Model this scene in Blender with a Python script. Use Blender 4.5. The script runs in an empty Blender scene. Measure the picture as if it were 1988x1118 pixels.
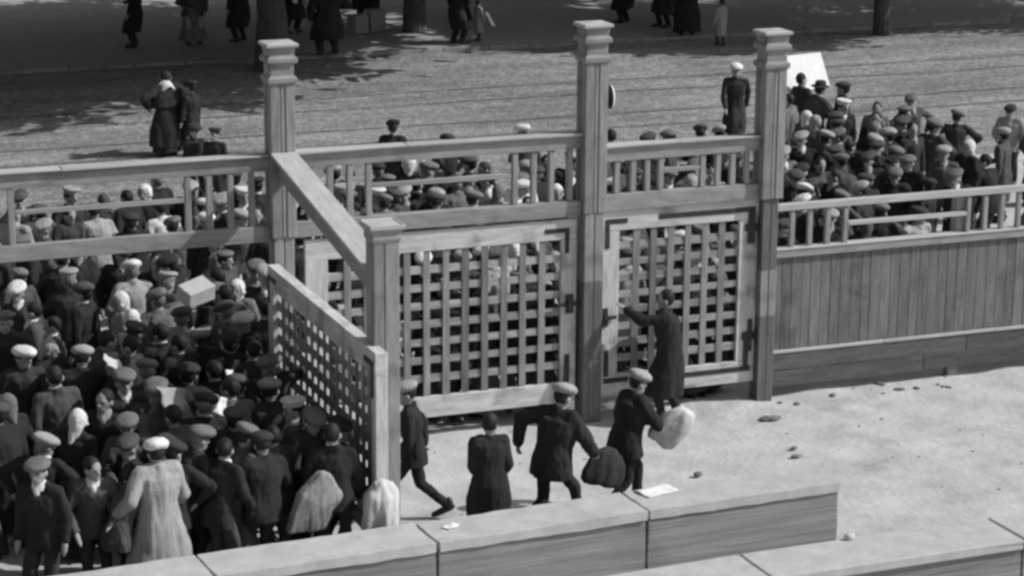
import bpy, bmesh, math, random
from mathutils import Vector, Matrix, noise
R = math.radians
sc = bpy.context.scene
# ---------------------------------------------------------------- camera
cam_data = bpy.data.cameras.new('camera')
cam = bpy.data.objects.new('camera', cam_data)
sc.collection.objects.link(cam)
YAW, PITCH, ROLL = 0.3752, 0.2505, 0.0075
fw = Vector((math.sin(YAW)*math.cos(PITCH), math.cos(YAW)*math.cos(PITCH), -math.sin(PITCH)))
rt = Vector((math.cos(YAW), -math.sin(YAW), 0)); up = rt.cross(fw)
rt, up = rt*math.cos(ROLL)+up*math.sin(ROLL), up*math.cos(ROLL)-rt*math.sin(ROLL)
cam.matrix_world = Matrix(((rt.x, up.x, -fw.x, -11.2953), (rt.y, up.y, -fw.y, -26.0854), (rt.z, up.z, -fw.z, 8.9336), (0, 0, 0, 1)))
cam_data.sensor_width = 36.0
cam_data.lens = 36.0*4635.33/1988
cam_data.clip_start = 0.5
cam_data.clip_end = 2000
sc.camera = cam
sc.cycles.filter_width = 2.9                       # a soft old lens
# ---------------------------------------------------------------- daylight (black and white film: neutral grey light)
SUN = Vector((3.0, -1.25, 2.8)).normalized()         # towards the sun
EL = math.asin(SUN.z); AZ = math.atan2(SUN.x, SUN.y)
w = bpy.data.worlds.new('World'); sc.world = w; w.use_nodes = True
nt = w.node_tree; nt.nodes.clear()
sky = nt.nodes.new('ShaderNodeTexSky'); sky.sky_type = 'NISHITA'; sky.sun_disc = False
sky.sun_elevation = EL; sky.sun_rotation = AZ; sky.dust_density = 2.5
bwn = nt.nodes.new('ShaderNodeRGBToBW'); bg = nt.nodes.new('ShaderNodeBackground'); wo = nt.nodes.new('ShaderNodeOutputWorld')
bg.inputs['Strength'].default_value = 0.075
nt.links.new(sky.outputs[0], bwn.inputs[0]); nt.links.new(bwn.outputs[0], bg.inputs[0]); nt.links.new(bg.outputs[0], wo.inputs[0])
sun_l = bpy.data.lights.new('sun', 'SUN'); sun_l.energy = 3.0; sun_l.angle = R(0.6)
sun_o = bpy.data.objects.new('sun', sun_l); sc.collection.objects.link(sun_o)
sun_o.rotation_euler = (-SUN).to_track_quat('-Z', 'Y').to_euler()
sun_o.location = (20, -20, 30)
vs = sc.view_settings
vs.view_transform = 'Standard'; vs.look = 'None'; vs.exposure = 0.4; vs.gamma = 1.0; vs.use_curve_mapping = False
# ---------------------------------------------------------------- helpers
col = sc.collection
rng = random.Random(1927)

def mat(name, v, rough=0.85, n=(6, .25), b=(40, .15), stretch=None, island=0.0, spec=0.25, stain=None, coord='Object'):
    """grey procedural material: v albedo, n=(noise scale, relative amount), b=(bump scale, strength)"""
    m = bpy.data.materials.new(name); m.use_nodes = True
    t = m.node_tree; L = t.links.new; N = t.nodes.new
    p = t.nodes['Principled BSDF']; p.inputs['Roughness'].default_value = rough
    p.inputs['Specular IOR Level'].default_value = spec
    tc = N('ShaderNodeTexCoord'); mp = N('ShaderNodeMapping')
    L(tc.outputs[coord], mp.inputs[0])
    if stretch: mp.inputs['Scale'].default_value = stretch
    no = N('ShaderNodeTexNoise'); no.inputs['Scale'].default_value = n[0]; no.inputs['Detail'].default_value = 6; no.inputs['Roughness'].default_value = .62
    L(mp.outputs[0], no.inputs['Vector'])
    mr = N('ShaderNodeMapRange'); mr.inputs[1].default_value = .28; mr.inputs[2].default_value = .72
    mr.inputs[3].default_value = v*(1-n[1]); mr.inputs[4].default_value = v*(1+n[1])
    L(no.outputs['Fac'], mr.inputs[0]); out = mr.outputs[0]
    if island:
        g = N('ShaderNodeNewGeometry'); m2 = N('ShaderNodeMapRange'); m2.inputs[3].default_value = 1-island; m2.inputs[4].default_value = 1+island
        L(g.outputs['Random Per Island'], m2.inputs[0]); mu = N('ShaderNodeMath'); mu.operation = 'MULTIPLY'
        L(out, mu.inputs[0]); L(m2.outputs[0], mu.inputs[1]); out = mu.outputs[0]
    if stain:                                             # (scale, threshold, factor): worn or dirty blotches with their own shape
        n2 = N('ShaderNodeTexNoise'); n2.inputs['Scale'].default_value = stain[0]; n2.inputs['Detail'].default_value = 4
        L(tc.outputs[coord], n2.inputs['Vector'])
        m3 = N('ShaderNodeMapRange'); m3.inputs[1].default_value = stain[1]; m3.inputs[2].default_value = stain[1]+.12
        m3.inputs[3].default_value = 1; m3.inputs[4].default_value = stain[2]
        L(n2.outputs['Fac'], m3.inputs[0]); mu = N('ShaderNodeMath'); mu.operation = 'MULTIPLY'
        L(out, mu.inputs[0]); L(m3.outputs[0], mu.inputs[1]); out = mu.outputs[0]
    L(out, p.inputs['Base Color'])
    if b:
        nb = N('ShaderNodeTexNoise'); nb.inputs['Scale'].default_value = b[0]; nb.inputs['Detail'].default_value = 5
        L(mp.outputs[0], nb.inputs['Vector'])
        bu = N('ShaderNodeBump'); bu.inputs['Strength'].default_value = b[1]; bu.inputs['Distance'].default_value = .02
        L(nb.outputs['Fac'], bu.inputs['Height']); L(bu.outputs[0], p.inputs['Normal'])
    return m

def wood(name, v, axis, amount=.28, island=.1, stain=None):
    s = [7, 7, 7]; s['xyz'.index(axis)] = 1.1
    return mat(name, v, .8, (2.2, amount), (6, .22), tuple(s), island, .2, stain)

M = {}
for a in 'xyz':
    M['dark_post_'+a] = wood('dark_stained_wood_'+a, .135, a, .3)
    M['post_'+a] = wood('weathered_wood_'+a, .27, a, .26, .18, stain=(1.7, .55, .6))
    M['rail_'+a] = wood('rail_wood_'+a, .28, a, .22, .16, stain=(2.1, .58, .7))
    M['leaf_'+a] = wood('painted_leaf_wood_'+a, .52, a, .28, .1, stain=(2.6, .54, .6))
    M['slat_'+a] = wood('lattice_slat_wood_'+a, {'x': .31, 'y': .3, 'z': .23}[a], a, .35, .22)
    M['plinth_'+a] = wood('damp_plinth_wood_'+a, .1, a, .35, .15)
    M['board_'+a] = wood('fence_board_wood_'+a, .165, a, .3, .16, stain=(1.9, .57, .7))
    M['cope_'+a] = wood('coping_wood_'+a, .42, a, .18)
M['iron'] = mat('dark_iron', .03, .6, (9, .4), (60, .2), spec=.4)
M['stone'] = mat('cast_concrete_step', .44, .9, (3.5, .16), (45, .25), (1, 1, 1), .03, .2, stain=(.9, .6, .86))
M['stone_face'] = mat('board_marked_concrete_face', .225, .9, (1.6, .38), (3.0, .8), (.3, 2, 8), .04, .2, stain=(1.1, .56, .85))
M['dirt'] = mat('pale_trodden_dirt', .45, .95, (1.6, .22), (13, .7), stain=(.9, .58, .78), spec=.1)
M['cobble'] = None
M['kerb'] = mat('worn_kerb_stone', .24, .9, (3, .3), (25, .4), None, .15)
M['slab'] = mat('smooth_pavement', .3, .9, (2.0, .15), (20, .2))
M['track'] = mat('worn_tram_rail_groove', .13, .6, (5, .3), None)
M['bark'] = mat('tree_bark', .08, .95, (8, .4), (9, .8), (3, 3, .7))
M['leaves'] = mat('tree_leaves', .07, .7, (3, .4), None, island=.35)
M['stonelet'] = mat('loose_stone', .16, .9, (20, .3), (30, .4))
M['paper'] = mat('white_paper', .75, .8, (5, .06), (12, .3))
M['sackcloth'] = mat('pale_sackcloth', .55, .95, (14, .15), (70, .4))
M['bagcloth'] = mat('grey_bag_cloth', .3, .95, (14, .2), (60, .4))
M['darkbag'] = mat('dark_bag_cloth', .035, .95, (14, .3), (60, .4))
M['card'] = mat('pale_cardboard', .5, .9, (8, .1), (30, .2))

# cobbled road: voronoi setts
def cobble():
    m = bpy.data.materials.new('cobbled_road_setts'); m.use_nodes = True
    t = m.node_tree; L = t.links.new; N = t.nodes.new; p = t.nodes['Principled BSDF']
    p.inputs['Roughness'].default_value = .85; p.inputs['Specular IOR Level'].default_value = .25
    tc = N('ShaderNodeTexCoord'); mp = N('ShaderNodeMapping'); mp.inputs['Scale'].default_value = (6.2, 7.2, 1)
    L(tc.outputs['Object'], mp.inputs[0])
    vo = N('ShaderNodeTexVoronoi'); vo.feature = 'DISTANCE_TO_EDGE'; L(mp.outputs[0], vo.inputs['Vector']); vo.inputs['Scale'].default_value = 1
    vc = N('ShaderNodeTexVoronoi'); L(mp.outputs[0], vc.inputs['Vector']); vc.inputs['Scale'].default_value = 1
    sp = N('ShaderNodeRGBToBW'); L(vc.outputs['Color'], sp.inputs[0])
    a = N('ShaderNodeMapRange'); a.inputs[1].default_value = .1; a.inputs[2].default_value = .9; a.inputs[3].default_value = .2; a.inputs[4].default_value = .32; L(sp.outputs[0], a.inputs[0])
    e = N('ShaderNodeMapRange'); e.inputs[1].default_value = 0; e.inputs[2].default_value = .1; e.inputs[3].default_value = .6; e.inputs[4].default_value = 1; L(vo.outputs['Distance'], e.inputs[0])
    n = N('ShaderNodeTexNoise'); n.inputs['Scale'].default_value = .55; n.inputs['Detail'].default_value = 7; n.inputs['Roughness'].default_value = .7
    mp2 = N('ShaderNodeMapping'); mp2.inputs['Scale'].default_value = (.35, 1.3, 1); L(tc.outputs['Object'], mp2.inputs[0]); L(mp2.outputs[0], n.inputs['Vector'])
    nr = N('ShaderNodeMapRange'); nr.inputs[1].default_value = .3; nr.inputs[2].default_value = .7; nr.inputs[3].default_value = .6; nr.inputs[4].default_value = 1.36; L(n.outputs['Fac'], nr.inputs[0])
    m1 = N('ShaderNodeMath'); m1.operation = 'MULTIPLY'; L(a.outputs[0], m1.inputs[0]); L(e.outputs[0], m1.inputs[1])
    m2 = N('ShaderNodeMath'); m2.operation = 'MULTIPLY'; L(m1.outputs[0], m2.inputs[0]); L(nr.outputs[0], m2.inputs[1])
    L(m2.outputs[0], p.inputs['Base Color'])
    ab = N('ShaderNodeMath'); ab.operation = 'MINIMUM'; ab.inputs[1].default_value = .2; L(vo.outputs['Distance'], ab.inputs[0])
    ad = N('ShaderNodeMath'); ad.operation = 'MULTIPLY_ADD'; ad.inputs[1].default_value = .5; L(sp.outputs[0], ad.inputs[0]); L(ab.outputs[0], ad.inputs[2])
    bu = N('ShaderNodeBump'); bu.inputs['Strength'].default_value = 1; bu.inputs['Distance'].default_value = .05; L(ad.outputs[0], bu.inputs['Height']); L(bu.outputs[0], p.inputs['Normal'])
    return m
M['cobble'] = cobble()

def link(name, me, parent=None, mats=(), smooth=False):
    o = bpy.data.objects.new(name, me); col.objects.link(o)
    if parent: o.parent = parent
    for m in mats: me.materials.append(m)
    if smooth: me.polygons.foreach_set('use_smooth', [True]*len(me.polygons))
    return o

def tag(o, label=None, cat=None, group=None, kind=None):
    if label: o['label'] = label
    if cat: o['category'] = cat
    if group: o['group'] = group
    if kind: o['kind'] = kind
    return o

def empty(name, loc=(0, 0, 0), rz=0.0):
    o = bpy.data.objects.new(name, None); o.empty_display_size = .2; col.objects.link(o)
    o.location = loc; o.rotation_euler = (0, 0, rz); return o

class MB:
    """collects boxes and lofts into one mesh"""
    def __init__(s): s.bm = bmesh.new()
    def box(s, x0, x1, y0, y1, z0, z1, j=0.0):
        c = [(x, y, z) for z in (z0, z1) for y in (y0, y1) for x in (x0, x1)]
        v = [s.bm.verts.new((a+rng.uniform(-j, j), b_+rng.uniform(-j, j), c_+rng.uniform(-j, j))) for a, b_, c_ in c]
        for f in ((0, 2, 3, 1), (4, 5, 7, 6), (0, 1, 5, 4), (2, 6, 7, 3), (0, 4, 6, 2), (1, 3, 7, 5)): s.bm.faces.new([v[i] for i in f])
        return v
    def beam(s, a, b, w, h):
        """box from a to b (top centre line), w wide, h deep"""
        a = Vector(a); b = Vector(b); d = (b-a).normalized(); sx = d.cross(Vector((0, 0, 1))).normalized()*w/2; u = Vector((0, 0, -h))
        c = [a-sx, a+sx, b-sx, b+sx]; v = [s.bm.verts.new(p) for p in c+[p+u for p in c]]
        for f in ((0, 1, 3, 2), (4, 6, 7, 5), (0, 4, 5, 1), (2, 3, 7, 6), (0, 2, 6, 4), (1, 5, 7, 3)): s.bm.faces.new([v[i] for i in f])
    def square(s, x, y, prof):
        rings = [[s.bm.verts.new((x+sx*h, y+sy*h, z)) for sx, sy in ((-1, -1), (1, -1), (1, 1), (-1, 1))] for h, z in prof]
        for a, b in zip(rings, rings[1:]):
            for i in range(4): s.bm.faces.new((a[i], a[(i+1) % 4], b[(i+1) % 4], b[i]))
        s.bm.faces.new(rings[0][::-1]); s.bm.faces.new(rings[-1])
    def loft(s, rings, n=16):
        rr = []
        for c, ax, ay in rings:
            c = Vector(c); ax = Vector(ax); ay = Vector(ay)
            rr.append([s.bm.verts.new(c+ax*math.cos(2*math.pi*i/n)+ay*math.sin(2*math.pi*i/n)) for i in range(n)])
        for a, b in zip(rr, rr[1:]):
            for i in range(n): s.bm.faces.new((a[i], a[(i+1) % n], b[(i+1) % n], b[i]))
        s.bm.faces.new(rr[0][::-1]); s.bm.faces.new(rr[-1])
    def cap(s, p, q, r1, r2, n=10, sq=1.0):
        """tapered capsule"""
        p = Vector(p); q = Vector(q); d = q-p
        if d.length < 1e-5: d = Vector((0, 0, 1e-4))
        d.normalize(); a = d.orthogonal().normalized(); b = d.cross(a)
        rg = [(p-d*r1*.95, a*r1*.3, b*r1*.3), (p-d*r1*.6, a*r1*.8, b*r1*.8), (p, a*r1, b*r1), (q, a*r2, b*r2), (q+d*r2*.6, a*r2*.8, b*r2*.8), (q+d*r2*.95, a*r2*.3, b*r2*.3)]
        s.loft(rg, n)
    def ell(s, c, r, rot=None, n=16, m=9):
        c = Vector(c); rot = rot or Matrix.Identity(3); X, Y, Z = (rot @ Vector((r[0], 0, 0)), rot @ Vector((0, r[1], 0)), rot @ Vector((0, 0, r[2])))
        s.loft([(c-Z*math.cos(math.pi*(k+.35)/(m-.3)), X*math.sin(math.pi*(k+.35)/(m-.3)), Y*math.sin(math.pi*(k+.35)/(m-.3))) for k in range(m)], n)
    def mesh(s, name):
        bmesh.ops.recalc_face_normals(s.bm, faces=s.bm.faces)
        me = bpy.data.meshes.new(name); s.bm.to_mesh(me); s.bm.free(); return me
    def weather(s, cuts, amp, seed=0):
        """cut the shape up and wear it: uneven faces, chipped arrises"""
        bmesh.ops.subdivide_edges(s.bm, edges=s.bm.edges[:], cuts=cuts, use_grid_fill=True)
        for v in s.bm.verts:
            q = v.co*4+Vector((seed*7.3, seed*2.1, 0)); k = 2.2 if len({f.normal.to_tuple(1) for f in v.link_faces}) > 1 else 1.0
            v.co += Vector((noise.noise(q), noise.noise(q+Vector((9, 0, 0))), min(noise.noise(q*1.7+Vector((0, 9, 0))), .15)))*amp*k
    def build(s, name, m, parent=None, bevel=.006, smooth=False):
        o = link(name, s.mesh(name), parent, [m] if not isinstance(m, (list, tuple)) else m, smooth)
        if bevel:
            b = o.modifiers.new('bevel', 'BEVEL'); b.width = bevel; b.segments = 1; b.limit_method = 'ANGLE'
        return o
    def fused(s, name, voxel, it=4, wrinkle=0.0, fine=0.0, seed=0, fac=.5, fold=5.0):
        """one continuous skin over everything collected (voxel union, then smoothed)"""
        me = s.mesh(name+'_raw'); o = bpy.data.objects.new('raw', me); col.objects.link(o)
        r = o.modifiers.new('r', 'REMESH'); r.mode = 'VOXEL'; r.voxel_size = voxel
        k = o.modifiers.new('s', 'SMOOTH'); k.factor = fac; k.iterations = it
        dg = bpy.context.evaluated_depsgraph_get()
        me2 = bpy.data.meshes.new_from_object(o.evaluated_get(dg)); me2.name = name
        bpy.data.objects.remove(o); bpy.data.meshes.remove(me)
        if wrinkle:
            of = Vector((seed*3.1, seed*1.7, seed*.9))
            out = []
            for v in me2.vertices:
                q = v.co+of
                dd = wrinkle*noise.noise(Vector((q.x*9, q.y*9, q.z*fold)))+fine*noise.noise(Vector((q.x*26, q.y*26, q.z*fold*2.6)))
                out.extend(v.co+v.normal*dd)
            me2.vertices.foreach_set('co', out); me2.update()
        me2.polygons.foreach_set('use_smooth', [True]*len(me2.polygons))
        return me2
CROWD = [
 (-4.94, 3.15, 10, 1.66, 1, 5, 4), (-4.79, 2.38, -60, 1.66, 1, 4, 2), (-4.87, 1.78, 0, 1.62, 0, 3, 3), (-4.31, 2.12, 200, 1.62, 0, 3, 0), (-3.85, 2.21, 150, 1.58, 2, 5, 3),
 (-3.51, 2.44, 170, 1.70, 0, 4, 0), (-4.05, 0.62, 90, 1.60, 1, 5, 0), (-3.97, 2.60, 60, 1.66, 3, 0, 0), (-4.34, 3.20, 30, 1.70, 0, 0, 0), (-4.67, 3.47, 170, 1.70, 3, 0, 0),
 (-4.30, 0.94, 20, 1.62, 0, 2, 2), (-4.68, 0.20, 0, 1.60, 2, 2, 0), (-4.93, 0.94, -40, 1.60, 0, 2, 4), (-5.07, -0.31, 10, 1.62, 3, 0, 0), (-4.67, -0.47, -10, 1.62, 0, 0, 0),
 (-4.45, -0.81, 20, 1.62, 3, 0, 1), (-5.49, 0.50, -20, 1.60, 0, 2, 2), (-5.72, -1.19, 30, 1.62, 0, 3, 0), (-5.43, -1.47, 0, 1.60, 0, 0, 0), (-5.03, -1.51, -15, 1.62, 3, 0, 0),
 (-4.94, -2.00, 10, 1.60, 0, 2, 0), (-4.52, -1.67, 5, 1.66, 0, 3, 0), (-6.23, -2.69, 160, 1.60, 0, 3, 2), (-5.54, -2.66, 0, 1.60, 0, 0, 0), (-5.33, -3.00, -30, 1.56, 0, 2, 1),
 (-4.66, -3.18, 75, 1.62, 1, 5, 2), (-5.99, -3.59, -75, 1.62, 0, 3, 1), (-5.75, -3.95, -60, 1.56, 3, 0, 0), (-4.97, -3.73, 20, 1.55, 3, 0, 0), (-4.45, -3.52, -70, 1.50, 0, 0, 0),
 (-6.36, -3.44, 80, 1.50, 0, 2, 0), (-5.30, -3.95, 10, 1.55, 0, 0, 0), (-6.17, -3.95, -20, 1.55, 0, 0, 0), (-4.49, -3.95, -15, 1.60, 3, 0, 0), (-3.63, 8.19, 150, 1.60, 2, 5, 0),
 (-3.34, 8.58, 20, 1.66, 1, 5, 0), (-3.63, 6.79, 10, 1.62, 3, 0, 5), (-3.98, 7.67, 30, 1.62, 3, 0, 0), (-2.79, 7.82, 15, 1.66, 3, 0, 2), (-3.04, 8.21, 140, 1.60, 0, 4, 0),
 (-2.41, 7.44, 165, 1.60, 1, 5, 0), (-2.26, 8.32, 60, 1.66, 0, 2, 0), (-2.01, 7.91, 0, 1.62, 0, 0, 0), (-2.80, 6.07, 185, 1.58, 0, 4, 2), (-2.43, 6.22, 170, 1.60, 3, 0, 0),
 (-3.29, 6.14, 180, 1.58, 1, 5, 0), (-4.22, 6.27, 0, 1.60, 0, 0, 0), (-0.59, 8.48, 20, 1.62, 0, 4, 0), (-0.42, 8.09, 160, 1.62, 3, 0, 0), (-0.92, 7.23, 150, 1.60, 1, 4, 1),
 (-0.89, 6.65, 40, 1.60, 0, 3, 3), (-0.53, 6.83, 170, 1.60, 1, 5, 2), (0.22, 8.47, 10, 1.60, 0, 0, 0), (0.00, 7.63, 60, 1.60, 6, 3, 2), (0.68, 8.88, -20, 1.60, 2, 5, 0),
 (0.81, 8.45, 0, 1.58, 2, 5, 0), (-0.62, 6.27, 30, 1.58, 0, 3, 3), (-0.29, 6.49, 10, 1.60, 0, 2, 2), (-0.04, 6.81, 200, 1.58, 0, 4, 0), (0.35, 6.74, 170, 1.58, 1, 4, 0),
 (0.20, 6.08, -10, 1.58, 0, 2, 2), (1.21, 8.43, 20, 1.64, 3, 0, 0), (1.61, 8.41, 40, 1.62, 0, 2, 2), (0.37, 7.25, -30, 1.60, 3, 0, 0), (0.83, 7.03, 10, 1.62, 0, 2, 3),
 (0.78, 6.08, -20, 1.60, 0, 3, 2), (1.90, 8.03, 70, 1.62, 3, 0, 0), (2.29, 7.98, 200, 1.64, 0, 4, 2), (1.47, 7.13, 80, 1.66, 3, 0, 5), (1.86, 7.06, 160, 1.60, 0, 3, 5),
 (2.30, 7.30, 30, 1.62, 0, 2, 0), (1.92, 6.56, 40, 1.60, 1, 5, 5), (2.25, 6.34, 150, 1.60, 2, 5, 2), (2.77, 8.35, 170, 1.64, 3, 0, 0), (3.10, 8.12, -30, 1.62, 0, 4, 0),
 (2.89, 7.43, 160, 1.62, 3, 0, 0), (3.51, 10.72, 20, 1.60, 1, 5, 2), (1.90, 10.33, 30, 1.62, 0, 0, 0), (4.56, 9.45, 8, 1.68, 3, 0, 5), (4.37, 8.26, 30, 1.60, 0, 0, 0),
 (5.03, 9.12, 40, 1.64, 0, 2, 0), (5.53, 9.40, 60, 1.62, 0, 3, 2), (6.15, 9.55, -50, 1.64, 0, 2, 0), (6.55, 9.52, -20, 1.62, 0, 4, 0), (5.18, 8.07, 160, 1.60, 1, 4, 2),
 (4.82, 7.13, 190, 1.60, 0, 3, 3), (5.82, 8.03, 150, 1.60, 1, 5, 2), (3.13, 6.32, 30, 1.56, 1, 5, 0), (3.80, 6.69, 20, 1.60, 0, 2, 0), (4.20, 6.71, 165, 1.60, 0, 3, 0),
 (4.90, 6.74, 150, 1.60, 3, 0, 4), (5.65, 7.25, -30, 1.62, 0, 0, 0), (4.38, 6.35, 120, 1.58, 2, 4, 0), (9.96, 12.61, -80, 1.70, 4, 0, 2), (10.42, 12.33, 70, 1.70, 0, 2, 0),
 (9.55, 11.00, 180, 1.66, 1, 5, 0), (8.47, 9.98, -70, 1.60, 2, 4, 2), (9.15, 11.95, 40, 1.64, 3, 0, 3), (9.56, 9.66, 160, 1.68, 3, 0, 0), (8.33, 8.42, 30, 1.64, 0, 3, 2),
 (8.56, 8.10, 150, 1.62, 0, 4, 0), (7.92, 8.41, -40, 1.62, 0, 4, 2), (7.60, 8.65, 170, 1.62, 0, 4, 0), (7.26, 6.45, 8, 1.64, 0, 3, 2), (6.66, 7.52, 185, 1.64, 0, 4, 3),
 (6.80, 6.71, 175, 1.62, 3, 0, 2), (5.62, 5.04, -60, 1.56, 1, 5, 2), (7.70, 6.61, 160, 1.64, 0, 2, 0), (8.19, 6.94, -160, 1.64, 0, 3, 0), (7.42, 7.41, 150, 1.62, 0, 2, 0),
 (6.65, 5.79, 100, 1.60, 3, 0, 0), (6.30, 6.23, 160, 1.62, 0, 0, 3), (6.96, 5.08, 20, 1.62, 0, 2, 0), (7.59, 5.69, 150, 1.62, 0, 3, 0), (8.97, 8.23, 30, 1.66, 0, 4, 0),
 (6.01, 5.11, 60, 1.60, 0, 2, 0), (5.70, 3.56, 70, 1.58, 0, 3, 2), (5.12, 3.41, 160, 1.58, 0, 4, 0), (4.47, 3.11, 120, 1.58, 0, 2, 0), (5.88, 3.21, -40, 1.60, 0, 3, 0),
 (8.33, 6.31, 120, 1.62, 0, 3, 0), (9.10, 6.73, 160, 1.62, 0, 4, 2), (7.52, 4.57, 30, 1.60, 0, 0, 0), (9.91, 7.26, 100, 1.60, 2, 5, 0), (9.81, 9.07, 60, 1.64, 0, 2, 0),
 (10.14, 8.70, -70, 1.64, 0, 3, 2), (8.42, 5.08, 160, 1.60, 0, 3, 0), (9.48, 5.80, 20, 1.64, 3, 0, 0), (11.08, 7.84, 40, 1.60, 0, 4, 2), (-1.54, 2.89, 30, 1.60, 1, 5, 0),
 (-1.14, 2.81, 170, 1.58, 1, 5, 0), (-0.75, 2.76, 160, 1.60, 1, 4, 2), (-0.37, 2.62, -40, 1.60, 1, 5, 0), (0.09, 2.68, -30, 1.62, 2, 5, 3), (-0.38, 2.12, 20, 1.70, 0, 3, 4),
 (0.53, 2.28, 160, 1.58, 2, 4, 2), (0.16, 2.13, 30, 1.55, 0, 3, 0), (-1.11, 2.23, 190, 1.50, 0, 2, 0), (2.54, 2.70, 20, 1.58, 1, 5, 0), (2.58, 2.26, 160, 1.60, 3, 0, 5),
 (1.71, 2.11, 190, 1.56, 0, 2, 2), (1.73, 2.66, 170, 1.58, 0, 4, 0), (3.31, 2.74, 160, 1.60, 0, 2, 2), (2.11, 2.35, 20, 1.56, 2, 4, 0), (-1.98, 2.94, 30, 1.55, 2, 2, 0),
 (-2.73, 0.45, 160, 1.60, 2, 2, 0), (-1.92, 0.43, 20, 1.57, 0, 2, 0), (-1.52, 0.46, 20, 1.58, 0, 0, 1), (-1.15, 0.52, 40, 1.62, 2, 2, 0), (-0.76, 0.46, -30, 1.50, 3, 0, 0),
 (-0.40, 0.47, 0, 1.61, 2, 0, 0), (1.63, 0.45, 190, 1.51, 2, 2, 0), (2.01, 0.50, 40, 1.56, 2, 2, 1), (-6.38, 5.03, 142, 1.62, 0, 3, 1), (-3.44, 4.67, 80, 1.55, 1, 3, 3),
 (-6.70, 4.46, 57, 1.56, 2, 5, 3), (11.17, 9.64, -27, 1.57, 0, 3, 1), (7.81, 2.10, 87, 1.59, 1, 5, 1), (-5.67, -0.24, 55, 1.64, 3, 0, 1), (-5.54, 8.08, -154, 1.64, 0, 2, 0),
 (5.30, 4.21, 92, 1.57, 1, 5, 0), (-6.42, 2.01, 82, 1.58, 3, 0, 2), (11.11, 11.01, 179, 1.67, 0, 3, 2), (8.80, 3.47, 142, 1.54, 0, 4, 3), (12.79, 10.37, 141, 1.52, 0, 0, 4),
 (-7.43, -0.90, 32, 1.52, 3, 0, 1), (10.35, 10.09, 199, 1.66, 6, 3, 0), (-7.18, 0.88, 51, 1.68, 3, 0, 2), (2.01, 1.49, 16, 1.59, 0, 3, 0), (9.21, 8.99, -16, 1.60, 2, 3, 0),
 (-6.56, 0.71, -145, 1.52, 2, 4, 0), (-5.80, 6.99, -41, 1.66, 3, 0, 4), (-1.81, 0.92, 21, 1.67, 3, 0, 3), (-6.39, 3.04, 163, 1.56, 1, 5, 1), (-0.01, 4.20, -37, 1.66, 0, 4, 2),
 (12.30, 8.86, 144, 1.55, 2, 2, 2), (-3.90, 5.55, -30, 1.65, 0, 3, 2), (9.24, 10.37, 87, 1.57, 0, 2, 0), (-4.93, 7.88, 194, 1.70, 1, 4, 1), (-5.78, 2.29, 51, 1.66, 0, 2, 0),
 (4.43, 7.65, 16, 1.55, 0, 3, 0), (10.30, 11.07, 166, 1.58, 3, 0, 3), (-6.20, 8.28, -4, 1.65, 0, 3, 4), (5.94, 4.49, -40, 1.54, 0, 3, 2), (-2.66, 5.12, -20, 1.63, 0, 3, 0),
 (-6.47, -0.48, -21, 1.63, 0, 4, 0), (2.20, 3.59, 23, 1.58, 6, 2, 2), (-6.32, 1.30, 97, 1.56, 3, 0, 2), (-3.61, 4.07, -144, 1.52, 6, 3, 2), (-4.17, 1.53, 6, 1.67, 3, 0, 1),
 (-5.28, 4.93, -13, 1.55, 2, 4, 0), (2.38, 1.82, 172, 1.59, 3, 0, 3), (6.48, 3.23, 192, 1.56, 0, 0, 4), (-5.45, -2.08, 151, 1.56, 0, 3, 1), (-6.93, 2.50, -36, 1.50, 0, 3, 4),
 (-6.75, -1.36, 9, 1.70, 3, 0, 2), (-5.25, 2.12, 92, 1.57, 2, 5, 4), (-4.67, -2.38, -10, 1.60, 0, 4, 1), (-4.97, 4.23, 172, 1.67, 0, 0, 0), (-5.35, 1.27, 6, 1.54, 2, 5, 2),
 (-5.15, 6.91, -154, 1.65, 3, 0, 1), (-3.33, 3.02, 165, 1.65, 0, 3, 4), (2.80, 1.45, -25, 1.53, 2, 2, 0), (-6.33, 6.61, 179, 1.57, 3, 0, 0), (1.36, 1.77, 19, 1.65, 0, 2, 4),
 (-2.47, 4.09, 20, 1.68, 1, 4, 0), (-5.98, -0.63, 90, 1.59, 6, 0, 0), (-7.42, -3.10, -32, 1.51, 0, 4, 0), (0.56, 7.88, -74, 1.69, 0, 3, 0), (-0.58, 0.98, -1, 1.66, 1, 3, 2),
 (-7.37, -1.63, 27, 1.51, 2, 3, 0), (-6.37, 3.77, 21, 1.55, 0, 3, 2), (-7.50, -2.26, 21, 1.60, 0, 2, 0), (8.50, 9.20, -22, 1.64, 0, 2, 2), (-3.16, 7.22, -140, 1.54, 1, 5, 3),
 (-5.75, 4.05, -15, 1.67, 1, 3, 0), (-5.87, -1.83, 186, 1.67, 0, 3, 2), (1.22, 6.47, -65, 1.58, 2, 3, 4), (-6.18, 7.46, -49, 1.61, 3, 0, 2), (-7.96, -3.56, 61, 1.55, 1, 5, 2),
 (-4.53, 7.04, 13, 1.59, 0, 3, 4), (-4.37, 4.70, -150, 1.65, 0, 4, 3), (1.50, 5.86, 167, 1.54, 3, 0, 1), (-6.45, -2.01, 151, 1.63, 3, 0, 0), (-1.66, 7.07, -70, 1.57, 2, 5, 0),
 (-6.55, 5.92, 140, 1.55, 6, 2, 0), (-1.34, 0.98, -73, 1.53, 3, 0, 2), (-6.99, 0.08, 192, 1.60, 1, 5, 1), (-6.91, -3.71, 174, 1.55, 3, 0, 2), (5.59, 6.44, 18, 1.60, 0, 3, 1),
 (5.37, 2.65, -40, 1.53, 2, 2, 1), (-0.05, 1.58, -78, 1.69, 6, 2, 4), (0.96, 3.99, -7, 1.49, 2, 5, 2), (-7.95, -2.70, 10, 1.55, 2, 2, 1), (-3.79, 1.03, 27, 1.58, 3, 0, 0),
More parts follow.
